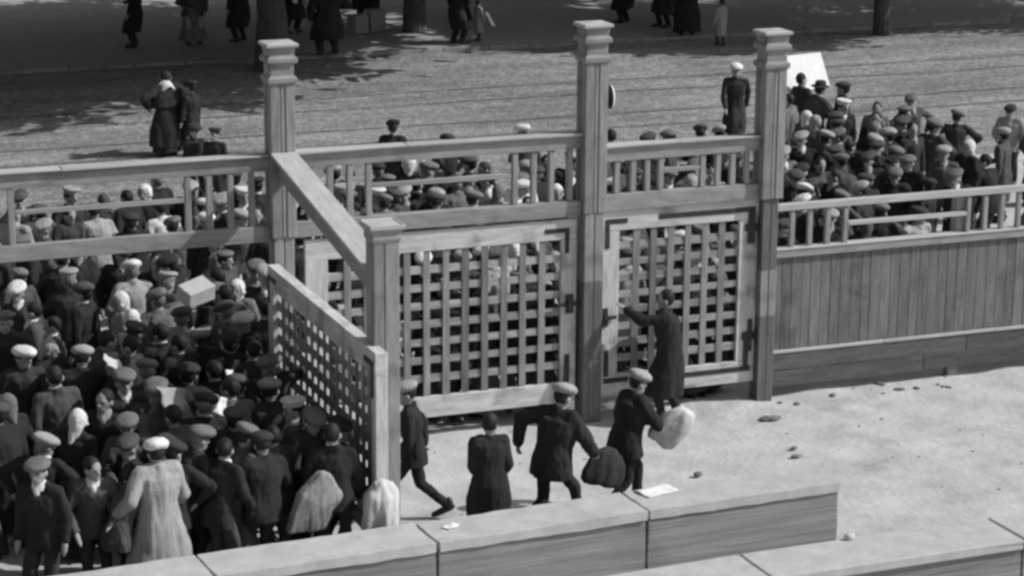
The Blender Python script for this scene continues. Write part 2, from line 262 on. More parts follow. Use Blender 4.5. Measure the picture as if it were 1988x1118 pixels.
 (-6.15, 0.16, -77, 1.67, 3, 0, 2), (-2.73, 6.81, 88, 1.69, 0, 4, 0), (3.70, 7.56, 29, 1.58, 3, 0, 2), (2.98, 3.33, 177, 1.54, 1, 3, 0), (-6.95, -2.56, -47, 1.58, 2, 5, 0),
 (8.44, 7.51, 150, 1.59, 0, 2, 1), (6.53, 4.65, 39, 1.62, 0, 4, 1), (5.92, 5.72, 170, 1.69, 0, 2, 1), (-0.81, 5.67, 90, 1.68, 3, 0, 1), (2.59, 4.23, 8, 1.51, 1, 5, 2),
 (-5.13, -2.43, 8, 1.68, 3, 0, 3), (-4.36, 8.26, -30, 1.49, 2, 2, 2), (-6.88, 1.51, 156, 1.63, 6, 3, 1), (-6.13, -1.46, 183, 1.66, 0, 3, 1), (1.19, 7.79, -155, 1.56, 3, 0, 1),
 (-6.88, 3.45, 186, 1.60, 2, 5, 1), (-5.83, 5.32, 96, 1.64, 0, 3, 0), (-5.16, 0.16, -2, 1.63, 3, 0, 0), (6.25, 3.87, 16, 1.51, 0, 3, 2), (-5.80, -3.05, 24, 1.65, 3, 0, 2),
 (-2.95, 1.60, -29, 1.62, 0, 3, 0), (-5.40, 6.35, 91, 1.59, 0, 4, 2), (9.54, 8.46, 193, 1.69, 3, 0, 1), (-7.53, -0.28, 50, 1.55, 0, 4, 0), (-7.44, -3.99, 144, 1.59, 0, 3, 0),
 (-5.43, 7.49, 7, 1.55, 6, 2, 2), (8.75, 10.72, -69, 1.53, 2, 5, 2), (-5.77, 2.90, -15, 1.68, 1, 4, 1), (-5.96, -2.29, 37, 1.65, 0, 3, 3), (7.92, 7.80, -77, 1.59, 3, 0, 0),
 (10.76, 6.25, 24, 1.64, 3, 0, 4),
]
TREES = [(3.75, 27.6, (1.5, 1.5, .7), .3, 'dark tree trunk hidden behind the top of the left gate post'), (8.75, 31.8, (1.1, 1.1, .85), 4.0, 'dark tree trunk on the far pavement, right of the bright parcels'),
         (20.3, 28.0, (.8, .8, .78), 2.2, 'dark tree trunk at the upper right on the kerb'), (27.6, 29.6, (1.05, 1.05, .8), 5.1, 'dark tree beyond the right edge of the far pavement'), (18.6, 37.0, (1.1, 1.1, 1.0), 1.2, 'dark tree farthest back, its trunk above the top of the picture'),
         (-4.6, 32.5, (1.1, 1.1, 1.0), .9, 'dark tree outside the left corner of the far pavement')]
# ================================================================ the setting
def grid(name, x0, x1, y0, y1, step, zf, m):
    nx = int(round((x1-x0)/step)); ny = int(round((y1-y0)/step)); bm = bmesh.new()
    vv = [[bm.verts.new((x0+i*step, y0+j*step, zf(x0+i*step, y0+j*step))) for i in range(nx+1)] for j in range(ny+1)]
    for j in range(ny):
        for i in range(nx): bm.faces.new((vv[j][i], vv[j][i+1], vv[j+1][i+1], vv[j+1][i]))
    me = bpy.data.meshes.new(name); bm.to_mesh(me); bm.free()
    return link(name, me, None, [m], True)
mb = MB(); mb.box(-700, 700, -300, 900, -1.2, -1.0); tag(mb.build('ground', M['dirt'], None, 0), kind='structure')
def yard_z(x, y):
    z = .018*noise.noise(Vector((x*.9, y*.9, 0)))+.010*noise.noise(Vector((x*3.1, y*3.1, 4)))
    if x > .2: z += .07*math.exp(-((y-.15)/.35)**2)*min(1, (x-.2)/1.2)*(0.6+.8*noise.noise(Vector((x*1.7, 3, 1))))
    return z-.02
tag(grid('yard', -14, 17.5, -5.64, 13.16, .15, yard_z, M['dirt']), kind='structure')
mb = MB(); mb.box(-60, -14.0, -5.64, 13.0, -.5, -.022); mb.box(17.5, 60, -5.64, 13.0, -.5, -.022)
tag(mb.build('forecourt', M['dirt'], None, 0), kind='structure')
# cobbled road (gently uneven) with tram rails, far pavement
def road_z(x, y): return .03*noise.noise(Vector((x*.35, y*.5, 2)))+.012*noise.noise(Vector((x*1.9, y*2.3, 7)))-.035
o = grid('road', -30, 54, 13.0, 28.9, .3, road_z, M['cobble']); tag(o, kind='structure')
mb = MB(); mb.box(-140, -30, 13, 28.9, -.5, -.05); mb.box(54, 160, 13, 28.9, -.5, -.05); tag(mb.build('road', M['cobble'], None, 0), kind='structure')
mb = MB(); mb.box(-140, 160, 29.1, 70, -.5, .05); tag(mb.build('pavement', M['slab'], None, 0), kind='structure')
mb = MB()
x = -60.0
while x < 90:
    L_ = rng.uniform(1.0, 1.6); mb.box(x, x+L_-.015, 28.9, 29.1, -.5, .06+rng.uniform(-.012, .008)); x += L_
tag(mb.build('kerb', M['kerb'], None, .012), kind='structure')
for yy, a0 in ((18.15, 0), (19.65, 0), (21.9, .02), (23.4, .02)):
    mb = MB(); xs = [-40+1.0*i for i in range(121)]
    vs_ = [[mb.bm.verts.new((x_, yy+a0*x_+s_*.034, max(road_z(x_, yy), -.03)+.022)) for s_ in (-1, 1)] for x_ in xs]
    for a, b_ in zip(vs_, vs_[1:]): mb.bm.faces.new((a[0], b_[0], b_[1], a[1]))
    tag(mb.build('tram_rail', M['track'], None, 0), kind='structure')
# the drop below the lower tread, in front
mb = MB(); mb.box(-60, 60, -40, -5.66, -1.4, -.75); tag(mb.build('lower_ground', M['dirt'], None, 0), kind='structure')

# ---- concrete step blocks (front row) and the tread slabs below them
ANG = .052
def step_block(x0, x1, label, z1=.655):
    # local frame: u along the row, front face at v=0, back at v=.63
    root = empty('concrete_step_block', (.82, -4.93, 0), ANG)
    mb = MB(); mb.box(x0+.012, x1-.012, .004, .63, z1-.1, z1, .004)
    mb.bm.normal_update(); mb.weather(15, .006, x0)
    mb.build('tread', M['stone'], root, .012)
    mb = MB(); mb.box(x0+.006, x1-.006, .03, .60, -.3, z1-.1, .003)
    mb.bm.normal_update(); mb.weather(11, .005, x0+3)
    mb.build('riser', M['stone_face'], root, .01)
    return tag(root, label, 'step block', 'concrete blocks in the front row')
step_block(-2.30, 0, 'pale concrete step block ending the row at its right, board marks on its face')
step_block(-4.64, -2.31, 'pale concrete step block in front of the short gate post, second from the right end')
step_block(-6.93, -4.65, 'pale concrete step block before the crowd in dark clothes, third from the right end')
step_block(-9.25, -6.94, 'pale concrete step block nearest the person in a long pale coat')
step_block(-11.6, -9.26, 'pale concrete step block at the left end of the front row')
def slab(x0, x1, label):
    root = empty('tread_slab', (1.1, -5.64, 0), ANG*.35)
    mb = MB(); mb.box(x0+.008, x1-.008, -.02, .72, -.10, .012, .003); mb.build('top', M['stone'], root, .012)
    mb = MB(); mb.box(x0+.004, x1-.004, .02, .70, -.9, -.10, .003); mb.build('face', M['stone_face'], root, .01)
    tag(root, label, 'step slab', 'concrete slabs of the lower step')
slab(-1.46, 1.6, 'pale lower step slab along the bottom edge, right of the slanting joint')
slab(-4.6, -1.47, 'pale lower step slab along the bottom edge, left of the slanting joint')
slab(1.61, 5.0, 'pale lower step slab past the right end of the block row')
slab(-7.7, -4.61, 'pale lower step slab hidden in the lower left, under the block row')
# ================================================================ the gate
def gate_post(x, y, H, label, low=.235, pieces=((-.05, 2.66, 'post_z'),)):
    root = empty('gate_post', (x, y, 0)); zc = 2.66; d = H-4.95
    a = .143
    mb = MB()                                                  # lower shaft: core and planks with a groove
    mb.box(-low/2+.012, low/2-.012, -low/2+.012, low/2-.012, -.25, zc)
    mb.build('shaft', M['post_z'], root, .006)
    for pa, pb, pm in pieces:
        mb = MB()
        for s in (-1, 1):
            for u0, u1 in ((-low/2, -.008), (.008, low/2)):
                mb.box(u0+.001, u1-.001, s*low/2-(.012 if s > 0 else 0), s*low/2+(.012 if s < 0 else 0), pa, pb-.003)
                mb.box(s*low/2-(.012 if s > 0 else 0)+s*.0025, s*low/2+(.012 if s < 0 else 0)+s*.0025, u0+.003, u1-.003, pa, pb-.003)
        mb.build('facing_board', M[pm], root, .005)
    mb = MB(); mb.box(-a+.015, a-.015, -a+.015, a-.015, zc, 4.5+d)
    for s in (-1, 1):
        for u0, u1 in ((-a, -a+.105), (-a+.125, a-.125), (a-.105, a)):
            p_ = 0 if abs(u0+u1) > .01 else -.008
            f = s*(a+p_)
            mb.box(u0, u1, min(f, f-s*.02), max(f, f-s*.02), zc-.02, 4.5+d); f += s*.003
            mb.box(min(f, f-s*.02), max(f, f-s*.02), u0+.002, u1-.002, zc-.02, 4.5+d)
    mb.build('casing', M['post_z'], root, .005)
    mb = MB(); mb.square(0, 0, [(.150, 4.47+d), (.168, 4.49+d), (.172, 4.54+d), (.150, 4.56+d), (.138, 4.57+d), (.138, 4.69+d), (.160, 4.705+d), (.178, 4.72+d), (.178, 4.765+d), (.150, 4.79+d), (.143, 4.80+d), (.152, 4.87+d), (.170, 4.897+d)])
    mb.build('moulding', M['post_x'], root, .004)
    mb = MB(); mb.square(0, 0, [(.186, 4.897+d), (.188, 4.928+d), (.180, 4.936+d), (.02, 4.955+d)])
    mb.build('cap', M['cope_x'], root, .004)
    return tag(root, label, 'gate post', 'tall capped posts of the gate')
gate_post(-3.9, 0, 4.905, 'tall grey wooden gate post where the sloping rail starts, beside the open left bay')
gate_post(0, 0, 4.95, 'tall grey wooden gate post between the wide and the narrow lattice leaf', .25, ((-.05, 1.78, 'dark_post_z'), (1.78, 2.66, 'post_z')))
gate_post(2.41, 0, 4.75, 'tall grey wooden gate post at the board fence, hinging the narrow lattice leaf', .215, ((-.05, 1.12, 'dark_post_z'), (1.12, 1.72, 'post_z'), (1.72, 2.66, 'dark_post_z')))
gate_post(-8.25, 0, 4.9, 'tall grey wooden gate post at the far left end of the open bay')
# short post in front
rp = empty('short_gate_post', (-3.9, -3.72, 0)); a = .134
mb = MB(); mb.box(-a+.014, a-.014, -a+.014, a-.014, -.25, 3.42)
for s in (-1, 1):
    for u0, u1 in ((-a, -a+.10), (-a+.118, a)):
        f = s*a; mb.box(u0, u1, min(f, f-s*.02), max(f, f-s*.02), -.05, 3.42); f += s*.003
        mb.box(min(f, f-s*.02), max(f, f-s*.02), u0+.002, u1-.002, -.05, 3.42)
mb.build('shaft', M['post_z'], rp, .006)
mb = MB(); mb.square(0, 0, [(.138, 3.40), (.150, 3.43), (.154, 3.46), (.146, 3.47), (.146, 3.50), (.168, 3.525), (.178, 3.548)]); mb.build('moulding', M['post_x'], rp, .004)
mb = MB(); mb.square(0, 0, [(.184, 3.548), (.186, 3.592), (.172, 3.594), (.150, 3.580), (.02, 3.588)]); mb.build('cap', M['cope_x'], rp, .003)
tag(rp, 'short grey wooden post with a flat square cap, nearest the viewer', 'gate post')

def overhead(name, x0, x1, zt, zl, pickets, mid, label, lh=.19, th=.165):
    root = empty(name, ((x0+x1)/2, 0, 0)); ox = -(x0+x1)/2
    def B(m_, *v, j=.007): m_.box(v[0]+ox, v[1]+ox, *v[2:], j)
    mb = MB(); B(mb, x0, x1, -.05, .05, zt-th-.03, zt-.03); mb.build('top_rail', M['rail_x'], root)
    mb = MB(); xs = [x0, x0+(x1-x0)*rng.uniform(.35, .6), x1]
    for a, b_ in zip(xs, xs[1:]): B(mb, a, b_-.006, -.095, .095, zt-.03, zt)
    mb.build('coping', M['cope_x'], root)
    mb = MB(); B(mb, x0, x1, -.055, .055, zl-lh, zl); mb.build('bottom_rail', M['rail_x'], root)
    zm = (zt-th+zl)/2+.0
    for a, b_ in mid:
        mb = MB(); B(mb, a, b_, -.03, .03, zm-.0, zm+.055); mb.build('middle_rail', M['rail_x'], root)
    for px in pickets:
        mb = MB(); w_ = .034
        mb.box(px-w_+ox, px+w_+ox, -.036, .034, zl, zt-th-.03, .003); mb.build('picket', M['rail_z'], root)
    return tag(root, label, 'railing', 'railings over the gate')
overhead('overhead_railing', -8.11, -4.045, 3.615, 2.77, [-7.75, -7.5, -7.25, -7.0, -5.0, -4.75, -4.5, -4.25], [(-6.96, -5.04)], 'grey overhead railing spanning the open bay left of the post with the sloping rail')
overhead('overhead_railing', -3.755, -.145, 3.625, 2.79, [-3.55, -3.31, -3.07, -2.84, -1.0, -.76, -.53, -.29], [(-2.80, -1.04)], 'long grey overhead railing above the wide lattice leaf')
overhead('overhead_railing', .145, 2.265, 3.445, 2.835, [.33, .55, .74, .92, 1.49, 1.70, 1.90, 2.10], [(.96, 1.45)], 'short grey overhead railing above the narrow lattice leaf', th=.17, lh=.2)
# sloping rail from the tall post down to the short post
rs = empty('sloping_rail', (-3.9, -1.9, 3.0))
mb = MB(); mb.beam((0, 1.76, .60), (0, -1.69, .065), .13, .27); mb.build('beam', M['rail_y'], rs)
mb = MB(); mb.beam((0, 1.76, .640), (0, -1.69, .105), .31, .04); mb.build('coping', M['cope_y'], rs)
mb = MB(); mb.beam((-.10, 1.76, .602), (-.10, -1.69, .067), .03, .06); mb.beam((.10, 1.76, .602), (.10, -1.69, .067), .03, .06); mb.build('fillet', M['rail_y'], rs, .003)
tag(rs, 'sloping grey wooden rail with wide pale coping running down to the short post', 'rail')

def leaf(loc, rz, W, z0, z1, st, top, bot, cols, rows, label, irons, slat=.047, t=.012, thick=.055, latch=None, hinges=()):
    """lattice gate leaf: local x along the leaf from 0 to W, front face at -y"""
    root = empty('lattice_gate_leaf', loc, rz); h = thick/2
    mb = MB(); mb.box(0, W, -h-.002, h+.002, z1-top, z1, .003); mb.build('top_board', M['leaf_x'], root)
    mb = MB(); mb.box(0, W, -h-.002, h+.002, z0, z0+bot, .003); mb.build('bottom_board', M['leaf_x'], root)
    for a, b_ in ((0, st[0]), (W-st[1], W)):
        mb = MB(); mb.box(a, b_, -h, h, z0+bot, z1-top, .002); mb.build('stile', M['leaf_z'], root)
    xa, xb, za, zb = st[0], W-st[1], z0+bot, z1-top
    lat = MB(); px = (xb-xa)/cols; pz = (zb-za)/rows
    for i in range(1, cols): lat.box(xa+px*i-slat*.9, xa+px*i+slat*.9, -t-.001, -.001, za-.03, zb+.03, .006)
    lv = lat.build('lattice_upright', M['slat_z'], root, .003)
    lat = MB()
    for k in range(1, rows): lat.box(xa-.03, xb+.03, .001, t+.001, za+pz*k-slat*.95, za+pz*k+slat*.95, .008)
    lat.build('lattice_crosspiece', M['slat_x'], root, .003)
    for pts in irons:                                   # L-shaped flat irons: lists of (x0,x1,z0,z1)
        mb = MB()
        for i_, (a, b_, c, d) in enumerate(pts): mb.box(a, b_, -h-.012-i_*.0015, -h-.0025, c, d, .002)
        mb.build('corner_iron', M['iron'], root, .003)
    for (hx_, hz_) in hinges:
        mb = MB(); mb.box(hx_-.17, hx_+.03, -h-.018, -h-.003, hz_-.05, hz_+.05); mb.box(hx_-.09, hx_-.03, -h-.021, -h-.005, hz_-.2, hz_+.22); mb.cap((hx_+.04, -h-.02, hz_-.09), (hx_+.04, -h-.02, hz_+.09), .035, .035); mb.build('hinge', M['iron'], root, .003)
    if latch:
        mb = MB(); lx, lz = latch; mb.box(lx-.05, lx+.05, -h-.02, -h-.003, lz-.12, lz+.12); mb.box(lx-.18, lx+.16, -h-.045, -h-.018, lz-.022, lz+.022); mb.cap((lx-.02, -h-.06, lz-.06), (lx-.02, -h-.06, lz+.06), .014, .014); mb.build('latch', M['iron'], root, .003)
    return tag(root, label, 'gate leaf', 'lattice leaves of the gate')
W1 = 3.44
leaf((-3.62, .02, 0), 0, W1, .24, 2.555, (.27, .2), .25, .26, 12, 8, 'wide pale framed lattice gate leaf standing closed behind the short post',
     [[(W1-.42, W1-.10, 2.40, 2.455), (W1-.155, W1-.10, 2.14, 2.398)], [(W1-.15, W1-.08, .50, .86)]], latch=(W1-.09, 1.5))
W2 = 2.16
leaf((.135, .02, 0), 0, W2, .255, 2.64, (.255, .26), .27, .28, 7, 9, 'narrow pale framed lattice gate leaf the dark-clothed person is pushing',
     [[(.06, .36, 2.455, 2.52), (.06, .12, 2.15, 2.453)], [(.78, W2-.05, 2.47, 2.535), (W2-.15, W2-.07, 2.06, 2.468)], [(.07, .13, .52, .86), (.07, .40, .43, .49)], [(.6, W2-.06, .40, .465), (W2-.16, W2-.09, .467, .92)]],
     latch=(.06, 1.28), hinges=((W2-.02, 2.27), (W2-.02, .86)))
leaf((-4.05, -.14, 0), -math.pi/2, 3.98, .30, 2.34, (.2, .13), .25, .22, 16, 8, 'lattice gate leaf swung open towards the viewer, its pale edge beside the short post',
     [[(.02, .36, 2.18, 2.24), (.02, .08, 1.9, 2.178)], [(3.62, 3.94, 2.18, 2.24), (3.86, 3.92, 1.85, 2.178)], [(3.83, 3.89, .4, .75)]], slat=.06, t=.007, thick=.13)
# board fence on the right
rf = empty('board_fence', (5.6, 0, 0)); F0, F1 = 2.525-5.6, 11.0-5.6
mb = MB(); x = F0
while x < F1:
    w_ = rng.uniform(.125, .16); mb.box(x, x+w_-.006, -.015+rng.uniform(-.003, .003), .012, .60, 1.85); x += w_
mb.build('boards', M['board_z'], rf, .003)
mb = MB(); x = F0
while x < F1:
    L_ = 1.62+rng.uniform(-.1, .1); mb.box(x, x+L_-.004, -.05, .03, .585, .625, .004); x += L_
mb.build('ledge', M['cope_x'], rf)
mb = MB()
for za, zb_ in ((.15, .36), (.366, .58)):
    x = F0
    while x < F1:
        L_ = rng.uniform(2.2, 3.0); mb.box(x, x+L_-.005, -.035, .03, za, zb_, .004); x += L_
mb.build('plinth_plank', M['plinth_x'], rf)
mb = MB(); mb.box(F0, F1, -.06, .06, 1.85, 1.945, .003); mb.build('bottom_rail', M['rail_x'], rf)
mb = MB(); mb.box(F0, F1, -.075, .075, 1.945, 1.97, .002); mb.build('sill', M['cope_x'], rf)
mb = MB(); mb.box(F0, F1, -.05, .05, 2.45, 2.535, .003); mb.build('top_rail', M['cope_x'], rf)
for x in [2.77+.255*k for k in range(4)]+[5.35+.255*k for k in range(5)]+[8.6+.255*k for k in range(5)]:
    mb = MB(); mb.box(x-5.6-.032, x-5.6+.032, -.03, .03, 1.97, 2.45, .003); mb.build('picket', M['rail_z'], rf)
for a, b_ in ((3.57, 5.32), (6.4, 8.57)):
    mb = MB(); mb.box(a-5.6, b_-5.6, -.028, .028, 2.19, 2.245, .003); mb.build('middle_rail', M['cope_x'], rf)
for x in (5.27, 8.5): mb = MB(); mb.box(x-5.6-.07, x-5.6+.07, .032, .17, -.2, 2.44); mb.build('post', M['post_z'], rf)
tag(rf, 'grey vertical board fence topped with an open railing, right of the gate', 'fence')
# ---- loose things
def lump(name, loc, r, m, label, cat, sq=(1, .8, .5), seed=0, group=None):
    mb = MB(); mb.ell((0, 0, r*sq[2]*.5), (r*sq[0], r*sq[1], r*sq[2])); me = mb.fused(name, r*.22, 2, r*.25, r*.1, seed, .4)
    o = link(name, me, None, [m]); o.location = loc; return tag(o, label, cat, group)
lump('stone', (.34, -2.46, 0), .055, M['stonelet'], 'small dark stone alone on the pale ground above the end block', 'stone', seed=1)
lump('stone', (1.85, -1.96, 0), .05, M['stonelet'], 'smaller dark stone lying on the open ground towards the fence', 'stone', (1.3, .8, .35), 2)
lump('stone', (1.74, -2.25, 0), .06, M['stonelet'], 'flat grey stone just below another on the open ground', 'stone', (1.4, .8, .3), 3)
lump('stone', (2.15, -.78, .0), .13, M['stonelet'], 'wide flat dark clod lying nearest the foot of the board fence', 'stone', (1.5, .8, .1), 4)
lump('stone', (.93, -4.97, .02), .055, M['card'], 'pale broken stone at the foot of the end block', 'stone', (1.2, .9, .8), 5)
rng2 = random.Random(5)
def rubble():
    mb = MB()
    for i in range(12):
        x = rng2.uniform(2.4, 5.2); y = rng2.uniform(-.35, .1); r = rng2.uniform(.015, .05)
        mb.ell((x, y, yard_z(x, y)+r*.2), (r*rng2.uniform(1, 2.2), r, r*.5), Matrix.Rotation(rng2.uniform(0, 3), 3, 'Z'), 7, 5)
    for i in range(40):
        x = rng2.uniform(-3.4, 4.5); y = rng2.uniform(-4.2, .1); r = rng2.uniform(.006, .018)
        mb.ell((x, y, yard_z(x, y)+r*.2), (r*1.4, r, r*.7), None, 6, 4)
    o = mb.build('rubble', M['stonelet'], None, 0, True); return tag(o, 'scattered dark crumbs of rubble on the pale ground by the fence', 'rubble', None, 'stuff')
rubble()
def sheet(name, loc, w_, d_, rot, m, label, cat, sag=.03, seed=0, thick=.004, n=14, warp=None):
    bm = bmesh.new(); g = [[bm.verts.new(((i/n-.5)*w_, (j/n-.5)*d_, sag*noise.noise(Vector((i/n*2.2+seed, j/n*2.2, seed)))+(warp(i/n-.5, j/n-.5) if warp else 0))) for i in range(n+1)] for j in range(n+1)]
    for j in range(n):
        for i in range(n): bm.faces.new((g[j][i], g[j][i+1], g[j+1][i+1], g[j+1][i]))
    me = bpy.data.meshes.new(name); bm.to_mesh(me); bm.free(); o = link(name, me, None, [m], True)
    s_ = o.modifiers.new('t', 'SOLIDIFY'); s_.thickness = thick; o.location = loc; o.rotation_euler = rot
    return tag(o, label, cat)
sheet('paper_sheet', (-1.16, -4.52, .672), .40, .26, (0, 0, .25), M['paper'], 'bright white paper sheet lying on the joint of the end block', 'paper', .02, 1)
sheet('paper_scrap', (.68, 0, 2.655), .16, .08, (0, 0, .1), M['paper'], 'tiny white paper scrap on top of the narrow lattice leaf', 'paper', .02, 2, n=6)
sheet('paper_scrap', (-3.55, -4.78, .668), .17, .1, (0, 0, .6), M['paper'], 'small white paper scrap on the block below the white sack', 'paper', .02, 3, n=6)
# ---- trees along the far pavement (their crowns are above the picture; they throw the shade on the road)
def tree_data(seed, Hc=7.2, Rc=5.2, n=13000):
    r = random.Random(seed); mb = MB()
    pts = [(Vector((0, 0, -.3)), .3), (Vector((.05, .03, 1.6)), .24), (Vector((.0, .08, 3.2)), .2), (Vector((-.12, 0, 5.5)), .17), (Vector((.1, .1, 8.2)), .06)]
    for (p, a), (q, b_) in zip(pts, pts[1:]): mb.cap(p, q, a, b_, 12)
    for i in range(11):
        an = i*2.4+r.uniform(-.3, .3); z = 2.7+i*.4; p = Vector((0, .05, z)); e = p+Vector((math.cos(an)*r.uniform(2.4, 3.9), math.sin(an)*r.uniform(2.4, 3.9), r.uniform(.9, 2.2))); k = p*.5+e*.5+Vector((0, 0, .25))
        mb.cap(p, k, .11, .08, 8); mb.cap(k, e, .08, .03, 8)
    tr = mb.mesh('trunk'); tr.materials.append(M['bark'])
    bm = bmesh.new(); clumps = []
    for i in range(70):
        while True:
            v = Vector((r.uniform(-1, 1), r.uniform(-1, 1), r.uniform(-1, 1)))
            if .3 < v.length < 1: break
        clumps.append((Vector((v.x*Rc, v.y*Rc, Hc+v.z*3.3)), r.uniform(.7, 1.4)))
    for i in range(n):
        c, rr = r.choice(clumps); v = Vector((r.gauss(0, .5), r.gauss(0, .5), r.gauss(0, .4)))*rr+c
        a = Vector((r.uniform(-1, 1), r.uniform(-1, 1), r.uniform(-.6, .6))).normalized(); b_ = a.orthogonal().normalized(); b_ = (b_+Vector((0, 0, r.uniform(-.4, .4)))).normalized(); s_ = r.uniform(.2, .4)
        vv = [bm.verts.new(v+a*s_), bm.verts.new(v+b_*s_*.5), bm.verts.new(v-a*s_), bm.verts.new(v-b_*s_*.5)]; bm.faces.new(vv)
    me = bpy.data.meshes.new('crown'); bm.to_mesh(me); bm.free(); me.materials.append(M['leaves'])
    return tr, me
TD = [tree_data(3), tree_data(8)]
for i, (x, y, s_, rz_, lab) in enumerate(TREES):
    rt_ = empty('street_tree', (x, y, .05), rz_); rt_.scale = s_
    for nm, me in zip(('trunk', 'crown'), TD[i % 2]):
        o = bpy.data.objects.new(nm, me); col.objects.link(o); o.parent = rt_
    tag(rt_, lab, 'tree', 'trees along the far pavement')
# ---------------------------------------------------------------- people
CL = {}
for nm, v in (('black', .03), ('charcoal', .045), ('dark_grey', .08), ('grey', .15), ('pale_grey', .31), ('white', .62)):
    CL[nm] = mat(nm+'_cloth', v, .92, (7, .18), (55, .35), spec=.12)
SKIN = mat('skin', .30, .6, (8, .1), (60, .1)); FEAT = mat('eye_and_lip', .05, .5, (8, .1), None)
HAIR = mat('dark_hair', .018, .6, (30, .4), (50, .5), (1, 1, .3)); HAIRL = mat('fair_hair', .16, .6, (30, .4), (50, .5), (1, 1, .3))
LEATHER = mat('black_leather', .02, .5, (12, .3), (40, .2), spec=.4)

def ik(a, b, l1, l2, hint):
    a = Vector(a); b = Vector(b); d = b-a; L = min(d.length, (l1+l2)*.998); u = d.normalized(); b = a+u*L
    x = (l1*l1-l2*l2+L*L)/(2*L); h = math.sqrt(max(l1*l1-x*x, 0)); hv = Vector(hint); hv = (hv-u*hv.dot(u))
    if hv.length < 1e-4: hv = Vector((0, 1, .1))
    return a+u*x+hv.normalized()*h, b

def rx(a): return Matrix.Rotation(a, 3, 'X')
def rz3(a): return Matrix.Rotation(a, 3, 'Z')

def hand(mb, wrist, fwd, palm, side, curl=.5, s=1.0):
    """palm, four unequal bent fingers and a thumb; fwd = along the hand, palm = palm normal, side=+1 right hand"""
    f = Vector(fwd).normalized(); n = Vector(palm); n = (n-f*n.dot(f)).normalized(); t = f.cross(n)*side   # t points to the thumb side
    k = wrist+f*.085*s
    mb.loft([(wrist-f*.01, t*.024*s, n*.018*s), (wrist+f*.03*s, t*.034*s, n*.016*s), (wrist+f*.07*s, t*.04*s, n*.015*s), (k+f*.008*s, t*.037*s, n*.011*s)], 12)
    for i, (o, l) in enumerate(((.031, .072), (.0105, .082), (-.0105, .076), (-.031, .058))):
        b0 = k+t*o*s; l *= s
        d1 = (f*math.cos(curl*.6)+n*math.sin(curl*.6)); d2 = (f*math.cos(curl*1.6)+n*math.sin(curl*1.6)); d3 = (f*math.cos(curl*2.3)+n*math.sin(curl*2.3))
        p1 = b0+d1*l*.45; p2 = p1+d2*l*.32; p3 = p2+d3*l*.23
        mb.cap(b0-f*.01, p1, .0095*s, .0088*s, 8); mb.cap(p1, p2, .0088*s, .0082*s, 8); mb.cap(p2, p3, .0082*s, .007*s, 8)
    b0 = wrist+f*.028*s+t*.03*s; p1 = b0+(t*.75+f*.6+n*.25).normalized()*.042*s; p2 = p1+(f*.9+t*.25+n*.35).normalized()*.03*s
    mb.cap(b0-t*.01, p1, .0125*s, .0105*s, 8); mb.cap(p1, p2, .0105*s, .008*s, 8)

